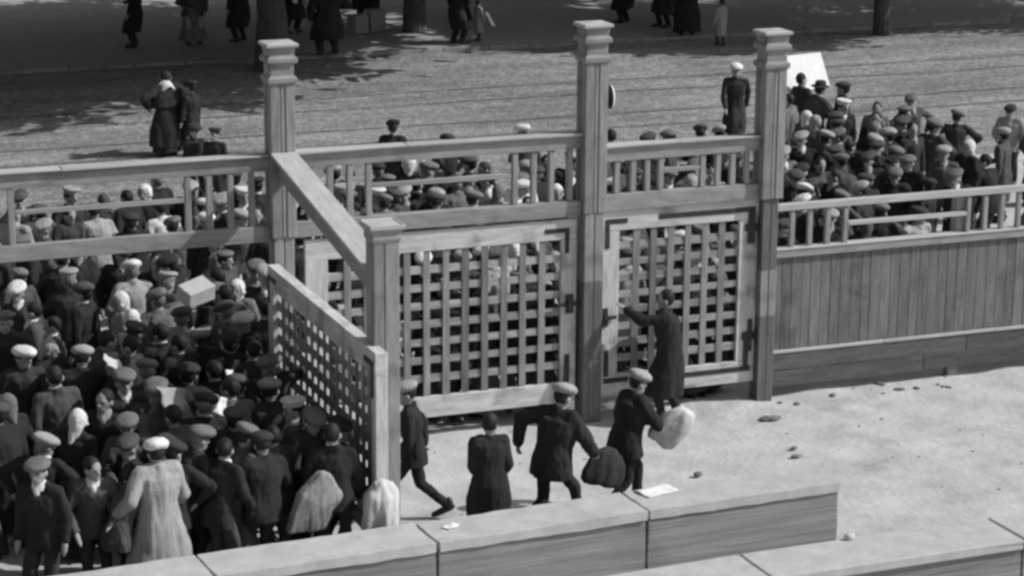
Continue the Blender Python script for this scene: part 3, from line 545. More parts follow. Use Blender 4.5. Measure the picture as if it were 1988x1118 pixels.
def figure(name, captilt=-.16, lean=.04, side=0.0, hyaw=0.0, hpitch=0.0, feet=((-.11, 0), (.11, .05)), lift=(0, 0), hands=((-.27, .08, .82), (.27, .1, .82)), hip=.9,
           coat='jacket', hat='flat', bottom='trousers', bulk=1.0, child=False, vox=.016, fingers=False, curl=.6, hair=HAIR, seed=0, toes=(0, 0), elbow=((-.5, -.6, .1), (.5, -.6, .1)), braces=False, shirt=False, capturn=0.0, collar=True):
    """a person 1.70 m tall facing +y, feet on z=0; returns list of (part name, mesh, material slot names)"""
    hs = 1.26 if child else 1.07
    pel = Vector((0, 0, hip)); T = Matrix.Rotation(side, 3, 'Y') @ rx(-lean); tz = T @ Vector((0, 0, 1)); ty = T @ Vector((0, 1, 0)); tx = T @ Vector((1, 0, 0))
    chest = pel+tz*.32; neck = pel+tz*.53
    Hd = rz3(hyaw) @ rx(-(lean*.45+hpitch)); hz = Hd @ Vector((0, 0, 1)); hy = Hd @ Vector((0, 1, 0)); hx = Hd @ Vector((1, 0, 0))
    hc = neck+tz*.015+hz*.118*hs
    S = [neck-tz*.055+tx*(-.175), neck-tz*.055+tx*.175]
    W, E = [], []
    for i in (0, 1):
        e, wv = ik(S[i], hands[i], .29, .265, Vector(elbow[i])); E.append(e); W.append(wv)
    HJ = [pel+Vector((-.09, 0, -.01)), pel+Vector((.09, 0, -.01))]; K, A, TO = [], [], []
    for i in (0, 1):
        th = toes[i]; td = Vector((math.sin(th), math.cos(th), 0))
        a = Vector((feet[i][0], feet[i][1], .085+lift[i])); k, a = ik(HJ[i], a, .43, .42, td+Vector((0, .3, 0))); K.append(k); A.append(a)
        dz = -.05 if lift[i] < .06 else -.11
        TO.append(a+td*.165+Vector((0, 0, dz)))
    parts = []
    # body: one continuous skin
    b = MB()
    b.ell(hc+hz*.012, (.074*hs, .092*hs, .112*hs), Hd); b.ell(hc-hz*.062*hs+hy*.03*hs, (.053*hs, .06*hs, .055*hs), Hd)
    b.cap(hc+hy*.088*hs+hz*.018*hs, hc+hy*.108*hs-hz*.022*hs, .010, .016, 8); b.cap(hc+hy*.078*hs-hx*.035*hs+hz*.03*hs, hc+hy*.078*hs+hx*.035*hs+hz*.03*hs, .014, .014, 8)
    b.ell(hc+hy*.072*hs-hz*.1*hs, (.02, .02, .018), Hd)
    b.cap(hc+hy*.083*hs-hz*.062*hs-hx*.018, hc+hy*.083*hs-hz*.062*hs+hx*.018, .012, .012, 8)
    for sgn in (-1, 1): b.ell(hc+hx*sgn*.078*hs-hy*.005-hz*.01, (.012, .024, .033), Hd)
    b.cap(neck-tz*.05, hc-hz*.06, .055, .05)
    b.loft([(pel-tz*.08, tx*.12, ty*.08), (pel, tx*.15, ty*.1), (pel+tz*.15, tx*.125, ty*.085), (chest, tx*.15, ty*.1), (chest+tz*.12, tx*.16, ty*.09), (neck-tz*.01, tx*.07, ty*.06)])
    for i, sgn in ((0, -1), (1, 1)):
        b.cap(S[i], E[i], .048, .038); b.cap(E[i], W[i], .038, .026)
        fd = (W[i]-E[i]).normalized()
        pn = Vector((-sgn, .2, 0)) if abs(fd.z) > .6 else Vector((-sgn*.3, 0, -1))
        if fingers: hand(b, W[i], fd, pn, -sgn if abs(fd.z) > .6 else sgn, curl, 1.0)
        else:
            b.loft([(W[i]-fd*.02, Vector((.03, 0, 0)), Vector((0, .03, 0))), (W[i]+fd*.05, Vector((.036, 0, 0)), Vector((0, .036, 0))), (W[i]+fd*.11, Vector((.03, 0, 0)), Vector((0, .03, 0))), (W[i]+fd*.16, Vector((.012, 0, 0)), Vector((0, .012, 0)))], 8)
        b.cap(HJ[i], K[i], .075, .05); b.cap(K[i], A[i], .05, .033); b.cap(A[i], TO[i]*.6+A[i]*.4, .034, .028)
    me = b.fused(name+'_body', vox if fingers else max(vox*.85, .012), 3)
    me.materials.append(SKIN); me.materials.append(FEAT)
    fx = [(hc+hy*.09*hs+hx*s_*.032*hs+hz*.012*hs, .017) for s_ in (-1, 1)]+[(hc+hy*.105*hs-hz*.055*hs+hx*s_*.012, .012) for s_ in (-1, 1)]+[(hc+hy*.098*hs+hx*s_*.034*hs+hz*.035*hs, .011) for s_ in (-1, 1)]
    zmin = hc.z-.14
    for p in me.polygons:
        if p.center.z > zmin:
          for c, r in fx:
            if (p.center-c).length < r: p.material_index = 1
    parts.append(('body', me, None))
    # upper garment
    kb = bulk*1.1; g = MB()
    top = [(pel+tz*.04, tx*.165*kb, ty*.12*kb), (pel+tz*.17, tx*.15*kb, ty*.115*kb), (chest, tx*.178*kb, ty*.13*kb), (chest+tz*.11, tx*.185*kb, ty*.12*kb), (neck-tz*.035, tx*.12, ty*.085), (neck+tz*.012, tx*.07, ty*.068)]
    sk = coat in ('coat', 'dress', 'shawl')
    if coat == 'jacket': low = [(pel-Vector((0, 0, .17)), Vector((.185*kb, 0, 0)), Vector((0, .14*kb, 0))), (pel-Vector((0, 0, .06)), Vector((.178*kb, 0, 0)), Vector((0, .135*kb, 0)))]
    elif coat == 'shirt': low = [(pel-Vector((0, 0, .02)), Vector((.16, 0, 0)), Vector((0, .115, 0)))]
    else:
        zh = {'coat': .36, 'dress': .13, 'shawl': .22}[coat]; kx = [(K[i]*(1-.5*(zh < .3))+A[i]*(.5*(zh < .3))) for i in (0, 1)]
        mid = (kx[0]+kx[1])/2; mid = Vector((mid.x*.8, mid.y*.8-.02, zh)); ex = abs(kx[1].x-kx[0].x)/2+.12; ey = abs(kx[1].y-kx[0].y)/2+.15
        low = [(mid, Vector((ex*1.02*kb, 0, 0)), Vector((0, ey*kb, 0))), (mid*.5+pel*.5, Vector(((ex*.55+.1)*kb, 0, 0)), Vector((0, (ey*.5+.075)*kb, 0))), (pel-Vector((0, 0, .06)), Vector((.178*kb, 0, 0)), Vector((0, .135*kb, 0)))]
    g.loft(low+top, 20)
    g.cap(S[0]+tx*.02, S[1]-tx*.02, .07*kb, .07*kb)
    sl = 1.0 if coat != 'shirt' else .86
    for i in (0, 1):
        g.cap(S[i], E[i], .068*kb*sl, .056*kb*sl); g.cap(E[i], W[i]*.93+E[i]*.07, .056*kb*sl, .045*kb*sl)
    if collar and coat != 'shawl':
        g.loft([(neck-tz*.03-ty*.005, tx*.098, ty*.088), (neck+tz*.025-ty*.012, tx*.082, ty*.076), (neck+tz*.04-ty*.014, tx*.075, ty*.068)], 14)
    if coat == 'shawl':
        g.loft([(pel+tz*.1, tx*.30, ty*.2), (chest, tx*.285, ty*.19), (neck-tz*.1, tx*.24, ty*.15), (neck+tz*.0, tx*.1, ty*.09)], 18)
    parts.append(({'jacket': 'jacket', 'coat': 'coat', 'dress': 'dress', 'shawl': 'shawl', 'shirt': 'shirt'}[coat], g.fused(name+'_top', vox, 3, .022 if sk else .021, .008, seed, .5, 1.7 if sk else 4.0), 'top'))
    if shirt:
        q = MB(); q.loft([(neck-tz*.035+ty*.014, tx*.09, ty*.088), (neck+tz*.03+ty*.006, tx*.07, ty*.069), (neck+tz*.052, tx*.066, ty*.064)], 14)
        q.ell(neck-tz*.06+ty*.085, (.035, .03, .06), T)
        parts.append(('shirt_collar', q.fused(name+'_collar', .012, 2, .004, .002, seed), 'shirt'))
    if braces:
        q = MB()
        for sgn in (-1, 1):
            pts = [pel+tz*.06+tx*sgn*.03-ty*.128, chest+tx*sgn*.055-ty*.142, chest+tz*.13+tx*sgn*.085-ty*.125, neck-tz*.005+tx*sgn*.095-ty*.02, chest+tz*.13+tx*sgn*.085+ty*.12, chest+tx*sgn*.075+ty*.142, pel+tz*.06+tx*sgn*.07+ty*.128]
            for u, v in zip(pts, pts[1:]): q.cap(u, v, .017, .017, 6)
        parts.append(('braces', q.fused(name+'_braces', .014, 2), 'bottom'))
    # legs
    if bottom == 'trousers':
        t = MB(); t.loft([(pel-Vector((0, 0, .1)), Vector((.13, 0, 0)), Vector((0, .1, 0))), (pel, Vector((.155, 0, 0)), Vector((0, .112, 0))), (pel+tz*.06, Vector((.145, 0, 0)), Vector((0, .105, 0)))])
        for i in (0, 1):
            t.cap(HJ[i]-Vector((0, 0, .02)), K[i], .088, .066); t.cap(K[i], A[i]*.97+K[i]*.03, .066, .056)
        parts.append(('trousers', t.fused(name+'_trousers', vox, 3, .014, .005, seed+3), 'bottom'))
    elif bottom == 'skirt':
        t = MB(); mid = (A[0]+A[1])/2; ex = abs(A[1].x-A[0].x)/2+.17; ey = abs(A[1].y-A[0].y)/2+.17
        t.loft([(Vector((mid.x, mid.y, .1)), Vector((ex, 0, 0)), Vector((0, ey, 0))), (Vector((mid.x*.6, mid.y*.6, .5)), Vector((.2, 0, 0)), Vector((0, .18, 0))), (pel, Vector((.165, 0, 0)), Vector((0, .125, 0))), (pel+tz*.08, Vector((.14, 0, 0)), Vector((0, .1, 0)))], 20)
        parts.append(('skirt', t.fused(name+'_skirt', vox, 3, .026, .008, seed+5, .5, 1.2), 'bottom'))
    for i in (0, 1):
        t = MB(); d = TO[i]-A[i]
        t.cap(A[i]+Vector((0, 0, .05)), A[i]-Vector((0, 0, .035)), .05, .047); t.cap(A[i]-Vector((0, 0, .04))-d*.22, A[i]+d*.45-Vector((0, 0, .02)), .04, .044); t.cap(A[i]+d*.45-Vector((0, 0, .02)), TO[i]+d*.05, .044, .036)
        parts.append(('boot', t.fused(name+'_boot', max(vox*.8, .012), 2), 'boot'))
    # hair and headgear
    top_c = hc+hz*.02
    if hat in ('flat', 'peaked', 'bare', 'brim', 'beret'):
        t = MB(); t.ell(hc+hz*.028*hs-hy*.016*hs, (.083*hs, .095*hs, .108*hs), Hd)
        me = t.fused(name+'_hair', .012, 2, .008, .004, seed)
        bm = bmesh.new(); bm.from_mesh(me)           # trim the face side and nape
        kill = [v for v in bm.verts if (v.co-hc).dot(hy) > (.055*hs if (v.co-hc).dot(hz) < .085*hs else .3) or (v.co-hc).dot(hz) < (-.055*hs if (v.co-hc).dot(hy) < 0 else -.015)]
        bmesh.ops.delete(bm, geom=kill, context='VERTS'); bm.to_mesh(me); bm.free()
        parts.append(('hair', me, 'hair'))
    t = MB()
    Hc = Hd @ rz3(capturn); cy_ = Hc @ Vector((0, 1, 0))
    if hat == 'flat':
        tilt = Hc @ rx(captilt) @ Matrix.Rotation(side+.5*captilt*((seed % 3)-1), 3, 'Y')
        t.ell(hc+hz*.086*hs+cy_*.010, (.121*hs, .146*hs, .066*hs), tilt); t.ell(hc+hz*.07*hs-cy_*.005, (.088*hs, .1*hs, .045*hs), Hc)
        t.loft([(hc+hz*.075*hs+cy_*.06, Hc @ Vector((.075, 0, 0)), Hc @ Vector((0, .03, -.008))), (hc+hz*.062*hs+cy_*.1, Hc @ Vector((.07, 0, 0)), Hc @ Vector((0, .06, -.02)))], 14)
        parts.append(('flat_cap', t.fused(name+'_cap', .012, 2, .008, .004, seed), 'hat'))
    elif hat == 'peaked':
        t.loft([(hc+hz*.055*hs, Hc @ Vector((.086*hs, 0, 0)), Hc @ Vector((0, .1*hs, 0))), (hc+hz*.095*hs, Hc @ Vector((.09*hs, 0, 0)), Hc @ Vector((0, .104*hs, 0))), (hc+hz*.115*hs+cy_*.005, Hc @ Vector((.12*hs, 0, 0)), Hc @ Vector((0, .13*hs, 0))), (hc+hz*.145*hs, Hc @ Vector((.105*hs, 0, 0)), Hc @ Vector((0, .115*hs, 0)))], 20)
        t.loft([(hc+hz*.06*hs+cy_*.07, Hc @ Vector((.072, 0, 0)), Hc @ Vector((0, .03, -.012))), (hc+hz*.046*hs+cy_*.105, Hc @ Vector((.066, 0, 0)), Hc @ Vector((0, .05, -.025)))], 14)
        parts.append(('peaked_cap', t.fused(name+'_cap', .012, 2, .004, .002, seed), 'hat'))
    elif hat == 'brim':
        t.loft([(hc+hz*.06*hs, hx*.165, hy*.18), (hc+hz*.072*hs, hx*.165, hy*.18)], 20)
        t.loft([(hc+hz*.065*hs, hx*.09*hs, hy*.105*hs), (hc+hz*.13*hs, hx*.084*hs, hy*.1*hs), (hc+hz*.165*hs, hx*.07*hs, hy*.085*hs), (hc+hz*.16*hs, hx*.03*hs, hy*.06*hs)], 18)
        parts.append(('brimmed_hat', t.fused(name+'_hat', .012, 2, .004, .003, seed), 'hat'))
    elif hat == 'beret':
        t.ell(hc+hz*.098*hs-cy_*.01, (.12*hs, .125*hs, .042*hs), Hc @ rx(.12)); t.ell(hc+hz*.075*hs, (.086*hs, .1*hs, .04*hs), Hc)
        parts.append(('beret', t.fused(name+'_beret', .012, 2, .006, .003, seed), 'hat'))
    elif hat == 'scarf':
        t.ell(hc+hz*.02*hs-hy*.018*hs, (.095*hs, .106*hs, .118*hs), Hd); t.cap(hc-hz*.03-hy*.05, neck-ty*.06+tz*.0, .078*hs, .07)
        t.cap(neck-ty*.085-tz*.0, chest+tz*.11-ty*.12, .05, .022)
        t.cap(hc-hz*.1*hs+hy*.05*hs, hc-hz*.12*hs+hy*.035*hs, .03, .026); t.cap(hc-hz*.03+hx*.085*hs, hc-hz*.11*hs+hy*.045, .022, .02); t.cap(hc-hz*.03-hx*.085*hs, hc-hz*.11*hs+hy*.045, .022, .02)
        me = t.fused(name+'_scarf', .012, 2, .012, .005, seed)
        bm = bmesh.new(); bm.from_mesh(me)
        kill = [v for v in bm.verts if (v.co-hc).dot(hy) > .048*hs and -.085*hs < (v.co-hc).dot(hz) < .075*hs and abs((v.co-hc).dot(hx)) < .07*hs]
        bmesh.ops.delete(bm, geom=kill, context='VERTS'); bm.to_mesh(me); bm.free()
        parts.append(('headscarf', me, 'hat'))
    return dict(parts=parts, hair=hair, name=name, braces=braces)

def person(fig, x, y, face, h, top, hat, bottom='charcoal', z=0.0, label='', group=None, hair=None, shirt_tone=0):
    """place a figure: face = heading in degrees, 0 = away from the camera (+y), 90 = left (-x)"""
    root = empty('person', (x, y, z), R(face)); root.scale = (h/1.70,)*3
    slots = {'top': CL[top], 'hat': CL[hat], 'bottom': CL[bottom], 'boot': LEATHER, 'shirt': CL['white'] if shirt_tone else CL['pale_grey'], 'hair': hair or fig['hair']}
    for nm, me, sl in fig['parts']:
        o = bpy.data.objects.new(nm, me); col.objects.link(o); o.parent = root
        if sl:
            if not me.materials: me.materials.append(slots[sl])
            o.material_slots[0].link = 'OBJECT'; o.material_slots[0].material = slots[sl]
    tag(root, label, 'person', group); return root
# ================================================================ people
def hh(*a): return ((-a[0], a[1], a[2]), (a[3], a[4], a[5]))
FIG = {
 'f': [figure('cap_a', shirt=True, seed=1, hands=hh(.24, .07, .84, .24, .09, .83), captilt=-.05),
       figure('cap_b', shirt=True, lean=.12, seed=2, hands=hh(.16, .3, 1.02, .24, .05, .84), hyaw=.35, feet=((-.1, -.12), (.1, .2)), hip=.885, captilt=-.3),
       figure('cap_c', lean=.02, seed=3, coat='coat', hands=hh(.24, .06, .84, .15, .27, 1.05), hyaw=-.4, hpitch=-.15, captilt=-.2),
       figure('cap_d', lean=.22, side=.07, seed=4, hands=hh(.2, .25, .9, .2, .32, .95), hpitch=.15, bulk=1.08, captilt=.1),
       figure('cap_e', shirt=True, lean=.1, side=-.08, seed=14, hands=hh(.24, .05, .85, .1, .3, 1.38), hyaw=.5, captilt=-.25, capturn=.3),
       figure('cap_f', lean=.3, seed=15, coat='coat', hands=hh(.14, .36, .95, .16, .36, .92), hpitch=-.2, bulk=1.1, hyaw=-.2, captilt=-.1),
       figure('cap_g', shirt=True, lean=.05, side=.06, seed=16, hands=hh(.3, .02, 1.0, .26, .04, 1.0), elbow=((-1, -.2, 0), (1, -.2, 0)), hyaw=-.6, captilt=-.35, capturn=-.4)],
 'P': [figure('peak_a', shirt=True, seed=5, hat='peaked', hands=hh(.24, .07, .84, .2, .2, .9), hyaw=.3), figure('peak_b', seed=6, hat='peaked', coat='coat', lean=.16, hands=hh(.14, .3, 1.1, .24, .05, .84)),
       figure('white_flat', shirt=True, seed=17, hat='flat', lean=.12, hands=hh(.2, .25, .95, .22, .1, .85), hyaw=-.4, captilt=-.3), figure('white_flat_b', seed=18, hat='flat', coat='coat', lean=.2, side=-.06, hyaw=.4, captilt=.05, hands=hh(.1, .34, 1.1, .24, .05, .84))],
 's': [figure('scarf_a', seed=7, hat='scarf', coat='shawl', bottom='skirt', hands=hh(.16, .25, 1.0, .16, .25, 1.0)), figure('scarf_b', seed=8, hat='scarf', coat='jacket', bottom='skirt', lean=.1, hyaw=-.3, hands=hh(.22, .1, .85, .14, .28, 1.0)),
       figure('scarf_c', seed=19, hat='scarf', coat='dress', bottom='skirt', lean=.18, hyaw=.4, side=.05, hands=hh(.12, .3, 1.15, .2, .2, .9))],
 'b': [figure('bare_a', shirt=True, seed=9, hat='bare', hands=hh(.24, .07, .84, .24, .09, .83), hyaw=-.3), figure('bare_b', seed=10, hat='bare', coat='coat', lean=.14, hands=hh(.24, .07, .84, .12, .3, 1.08), hpitch=.1),
       figure('bare_c', shirt=True, seed=20, hat='bare', lean=.25, side=-.06, hyaw=.6, hands=hh(.18, .34, 1.0, .2, .3, .9))],
 'B': [figure('brim_a', shirt=True, seed=11, hat='brim', lean=.1, hands=hh(.2, .2, .95, .15, .32, 1.1))],
 't': [figure('braces_a', seed=12, hat='bare', coat='shirt', braces=True, lean=.12, hands=hh(.2, .2, .9, .2, .2, .95), hpitch=.1)],
 'r': [figure('beret_a', seed=13, hat='beret', coat='coat', hands=hh(.24, .07, .84, .14, .28, 1.0), hyaw=.3)],
}
TONE = {'k': 'black', 'c': 'charcoal', 'd': 'dark_grey', 'g': 'grey', 'p': 'pale_grey', 'w': 'white'}
WORD = {'k': 'dark', 'c': 'dark', 'd': 'dark grey', 'g': 'grey', 'p': 'pale', 'w': 'white'}
HATW = {'f': '%s flat cap', 'P': '%s peaked cap', 's': '%s headscarf', 'b': 'bare %s hair', 'B': '%s brimmed hat', 't': 'bare %s hair', 'r': '%s beret'}
def spot(x, y, z):
    d = Vector((x+11.2953, y+26.0854, z-8.9336)); k = 4635.33/d.dot(fw)
    return 994+k*d.dot(rt), 559-k*d.dot(up)
def zone(x, y, z):
    u, v = spot(x, y, z)
    if u < 515: return 'above the open bay' if v < 335 else 'between the open-bay rails' if v < 465 else 'coming through the open bay' if v < 660 else 'in the near queue'
    if u < 760 and v > 560: return 'in the near queue'
    if u < 1150: return 'above the long railing' if v < 285 else 'between the long railing bars' if v < 430 else 'through the wide lattice'
    if u < 1480: return 'above the short railing' if v < 285 else 'between the short railing bars' if v < 400 else 'through the narrow lattice'
    e = '' if u < 1745 else ', far right'
    return ('above the board fence' if v < 395 else 'between the fence pickets')+e
ORD = ['', 'second', 'third', 'fourth', 'fifth', 'sixth', 'seventh', 'eighth', 'ninth', 'tenth']
def crowd():
    rr = random.Random(77); items = []
    for x, y, f, h, ti, hi, ci in CROWD:
        t, hat, coat = 'fPsbBtr'[ti], 'kcdgpw'[hi], 'kcdgpw'[ci]      # kind of headgear, its tone, the coat's tone
        fig = FIG[t][rr.randrange(len(FIG[t]))] if t != 'P' or hat != 'w' else FIG[t][rr.choice((0, 2, 2, 3))]
        nm = fig['parts'][1][0]
        a = (f+360) % 360; way = 'back turned' if a < 50 or a > 310 else 'facing left' if a < 130 else 'facing the viewer' if a < 230 else 'facing right'
        base = '%s %s, %s, %s, %s' % (WORD[coat], nm, (HATW['f'] if fig['name'].startswith('white_flat') else HATW[t]) % WORD[hat], way, zone(x, y, h))
        bt = rr.choice(['black', 'charcoal', 'charcoal', 'dark_grey']); fair = (t in 'fP' and rr.random() < .3)
        items.append((base, x, y, f, h, fig, coat, hat, bt, fair))
    by = {}
    for it in items: by.setdefault(it[0], []).append(it)
    for base, L in by.items():
        L.sort(key=lambda i: spot(i[1], i[2], i[4])[0])
        for k, it in enumerate(L):
            n = len(L)
            pre = '' if n == 1 else 'leftmost ' if k == 0 else 'rightmost ' if k == n-1 else (ORD[min(k, 9)]+' from left, ' if k <= (n-1)/2 else ORD[min(n-1-k, 9)]+' from right, ')
            _, x, y, f, h, fig, coat, hat, bt, fair = it
            o = person(fig, x, y, f, h, TONE[coat], 'charcoal' if hat == 'k' else TONE[hat], bt, 0, pre+base, 'people queueing at the gate', HAIRL if fair else HAIR, rr.random() < .45)
            o.scale.x *= rr.uniform(1.0, 1.14); o.scale.y *= rr.uniform(1.0, 1.12)
            o.rotation_euler.x = rr.uniform(-.07, .03); o.rotation_euler.y = rr.uniform(-.06, .06)
crowd()
# ---- the people in the yard and close by, each in a pose of its own
V = .0125
G_ = 'people in the yard before the gate'
# by the short post: strides left, trailing foot heel up
fg = figure('boy_striding', lean=.12, hat='flat', feet=((.02, .36), (.03, -.40)), lift=(0, .07), hip=.845, hands=((-.22, .2, .82), (.2, -.12, .84)), vox=V, fingers=True, seed=21, hpitch=.1)
person(fg, -3.22, -2.72, 72, 1.60, 'black', 'pale_grey', 'black', 0, 'person striding left past the short post, dark jacket, pale flat cap', G_)
# child in a long coat
fg = figure('child_coat', lean=.16, hat='bare', coat='coat', child=True, feet=((-.08, .06), (.08, -.02)), hands=((-.17, .2, .95), (.18, .18, .92)), elbow=((-.3, -1, 0), (.3, -1, 0)), hyaw=-.5, hpitch=.1, vox=V, fingers=True, seed=22, bulk=1.25)
person(fg, -2.75, -3.8, -12, 1.42, 'black', 'black', 'black', 0, 'child in a long dark coat, bare dark hair, back turned, behind the blocks', G_)
# man with the bag between the two
fg = figure('bag_carrier', lean=.27, hat='flat', feet=((-.08, -.36), (.10, .36)), lift=(.05, 0), hip=.84, hands=((-.36, -.12, .98), (.26, .40, .88)), elbow=((-.7, -.7, .1), (.6, -.5, .0)), vox=V, fingers=True, curl=1.1, seed=23, bulk=1.28, hpitch=.1)
person(fg, -2.02, -3.72, -64, 1.72, 'black', 'pale_grey', 'black', 0, 'person in dark jacket and pale flat cap walking right, holding a dark bag', G_)
fg = figure('sack_carrier', lean=.26, hat='flat', feet=((-.10, .26), (.10, -.30)), lift=(0, .03), hip=.86, hands=((-.12, .44, .98), (.22, .46, .92)), elbow=((-.6, -.5, 0), (.6, -.6, 0)), vox=V, fingers=True, curl=.9, seed=24, bulk=1.25, hpitch=.12)
person(fg, -.98, -3.3, -80, 1.64, 'black', 'pale_grey', 'black', 0, 'person in dark jacket and wide pale cap hugging a pale sack, striding right', G_)
# pushing the narrow leaf
fg = figure('gate_pusher', lean=.12, hat='bare', coat='coat', feet=((-.12, .08), (.12, -.12)), hands=((-.12, .55, 1.46), (.26, .02, .86)), elbow=((-.6, -.1, -.5), (.5, -.5, 0)), vox=V, fingers=True, curl=.15, seed=25, hyaw=.1, bulk=1.2)
person(fg, .92, -.40, 62, 1.66, 'black', 'black', 'black', 0, 'bare-headed person in a dark knee-length coat pushing the narrow lattice leaf shut', G_)
# long pale coat seen from behind, lower left
fg = figure('pale_coat', lean=.06, hat='flat', coat='dress', feet=((-.2, .0), (.2, .1)), hands=((-.40, .12, .95), (.28, .2, .93)), elbow=((-.3, -1, 0), (.3, -1, 0)), vox=V, fingers=True, curl=.5, seed=26, bulk=1.22, capturn=-.9)
person(fg, -6.36, -4.1, 12, 1.66, 'pale_grey', 'white', 'charcoal', 0, 'person in a long pale coat and white cap seen from behind, lower left', 'people queueing at the gate', )
fg = figure('leaner', lean=.34, hat='flat', coat='coat', feet=((-.12, -.1), (.12, .2)), hands=((-.2, .4, .80), (.18, .55, .86)), elbow=((-.5, -.6, -.2), (.6, -.5, -.2)), vox=V, fingers=True, curl=.3, seed=27, hpitch=.15)
person(fg, -5.55, -3.75, -70, 1.62, 'dark_grey', 'grey', 'black', 0, 'stooping person in a grey coat stretching a bare hand towards the blocks', 'people queueing at the gate')
fg = figure('bag_holder', lean=.15, hat='flat', coat='jacket', feet=((-.12, 0), (.12, .05)), hands=((-.1, .36, 1.0), (.14, .36, 1.0)), vox=V, fingers=True, curl=1.2, seed=28, hpitch=.25)
person(fg, -4.62, -3.35, 200, 1.60, 'charcoal', 'grey', 'black', 0, 'person in dark jacket bent over the pale pointed bag', 'people queueing at the gate')
fg = figure('sitting_left', lean=.4, hat='bare', coat='jacket', feet=((-.12, .1), (.12, .1)), hands=((-.15, .45, .7), (.15, .5, .75)), vox=V, fingers=True, curl=.5, seed=29, hip=.84)
person(fg, -6.78, -4.05, -60, 1.5, 'dark_grey', 'black', 'black', 0, 'bending bare-headed person cut by the left lower corner, dark grey jacket', 'people queueing at the gate')
# ---- things they hold
def bag(name, loc, w_, d_, h_, m, label, cat, rot=(0, 0, 0), seed=0, neck=None, pinch=.0, group=None, voxel=.022):
    mb = MB(); prof = [(0, .7), (.08, .95), (.3, 1.0), (.6, .92-pinch*.4), (.85, .7-pinch), (1.0, .45-pinch if neck is None else neck)]
    mb.loft([((0, 0, h_*a), (w_/2*max(b_, .08), 0, 0), (0, d_/2*max(b_, .1), 0)) for a, b_ in prof], 18)
    me = mb.fused(name, voxel, 3, min(w_, d_)*.13, min(w_, d_)*.045, seed, .5, 1.6); o = link(name, me, None, [m]); o.location = loc; o.rotation_euler = rot
    return tag(o, label, cat, group)
bag('sack', (-.62, -3.42, .80), .40, .30, .5, M['sackcloth'], 'pale stuffed sack hugged by the person striding right', 'sack', (.35, .6, 0), 31)
bag('dark_bag', (-1.40, -3.62, .46), .56, .2, .44, M['darkbag'], 'limp dark bag hanging between the two people walking right', 'bag', (0, .3, .1), 32, neck=.12, pinch=.1)
bag('sack', (-4.12, -4.22, 0), .42, .34, 1.02, M['sackcloth'], 'tall white sack standing at the foot of the short post', 'sack', (0, .05, .3), 33, neck=.5, pinch=-.22)
def folded_bag(loc, rot, m, label):
    pts = [(-.32, 0), (.10, -.03), (.30, .33), (.10, .62), (.03, .63), (-.20, .42)]; mb = MB()
    f = [mb.bm.verts.new((x_, -.05, z_)) for x_, z_ in pts]; k = [mb.bm.verts.new((x_*.96, .07, z_*.97)) for x_, z_ in pts]
    mid0 = mb.bm.verts.new((.02, -.12, .27)); mid1 = mb.bm.verts.new((.0, .12, .25)); n = len(pts)
    for i in range(n):
        j = (i+1) % n; mb.bm.faces.new((f[i], f[j], mid0)); mb.bm.faces.new((k[j], k[i], mid1)); mb.bm.faces.new((f[j], f[i], k[i], k[j]))
    me = mb.fused('pointed_bag', .014, 2, .02, .006, 34, .5, 2.0); o = link('pointed_bag', me, None, [m]); o.location = loc; o.rotation_euler = rot
    return tag(o, label, 'bag')
folded_bag((-4.74, -4.02, .54), (.15, 0, .15), M['bagcloth'], 'pale pointed cloth bag gathered at its top, held in the near queue')
def carton(loc, s_, rot, m, label, cat='parcel'):
    mb = MB(); mb.box(-s_[0]/2, s_[0]/2, -s_[1]/2, s_[1]/2, 0, s_[2], .01); mb.box(-s_[0]/2-.004, s_[0]/2+.004, -.03, .03, -.003, s_[2]+.003)
    o = mb.build('parcel', m, None, .01); o.location = loc; o.rotation_euler = rot; return tag(o, label, cat)
carton((-4.62, 1.3, 1.62), (.38, .28, .2), (.3, -.15, .35), M['card'], 'pale oblong parcel carried shoulder high in the open bay')
sheet('cloth_bundle', (-5.78, -2.45, 1.52), .46, .36, (.9, .35, .6), M['bagcloth'], 'pale folded cloth held up in the near queue', 'cloth', .08, 6, .012)
sheet('paper_sheet', (-5.32, -2.5, 1.46), .16, .2, (1.1, .5, .2), M['paper'], 'small white paper held low in the near queue', 'paper', .03, 7, n=8)
sheet('paper_sheet', (-4.97, -1.7, 1.52), .13, .15, (.9, .2, .5), M['paper'], 'small white paper beside a dark coat near the open leaf', 'paper', .03, 8, n=8)
sheet('paper_sheet', (-6.1, -.9, 1.56), .22, .2, (.5, .5, .3), M['card'], 'white paper at the left edge of the near queue', 'paper', .05, 9, n=8)
# ---- people on the road
G2 = 'people on the road beyond the crowd'
fg = figure('wide_shawl', lean=.08, hat='bare', coat='shawl', bottom='skirt', hands=((-.3, .1, 1.0), (.16, .28, 1.1)), elbow=((-.9, -.3, 0), (.9, -.2, 0)), seed=41, bulk=1.25, hyaw=-.4, hpitch=.3)
o = person(fg, -.93, 18.2, 20, 1.64, 'black', 'black', 'black', -.03, 'person in a wide dark shawl and skirt standing on the road, upper left', G2); o.scale.x *= 1.3; o.scale.y *= 1.25
sheet('pale_scarf', (-.93, 18.12, 1.40), .34, .2, (.5, .1, .3), M['sackcloth'], 'pale scarf over the shoulders of the wide dark shawl', 'scarf', .05, 11, .03, 10, lambda a, b_: -.5*(a*a))
fk = figure('road_child', hat='flat', child=True, seed=42, hyaw=.2)
person(fk, -1.5, 13.9, 190, 1.36, 'black', 'charcoal', 'black', -.03, 'left child in dark jacket and dark cap behind the open-bay rail', G2)
fk2 = figure('road_child_b', hat='beret', child=True, coat='coat', seed=43, hyaw=-.3)
person(fk2, -1.2, 13.6, 150, 1.34, 'black', 'charcoal', 'black', -.03, 'right child in dark coat and beret behind the open-bay rail', G2)
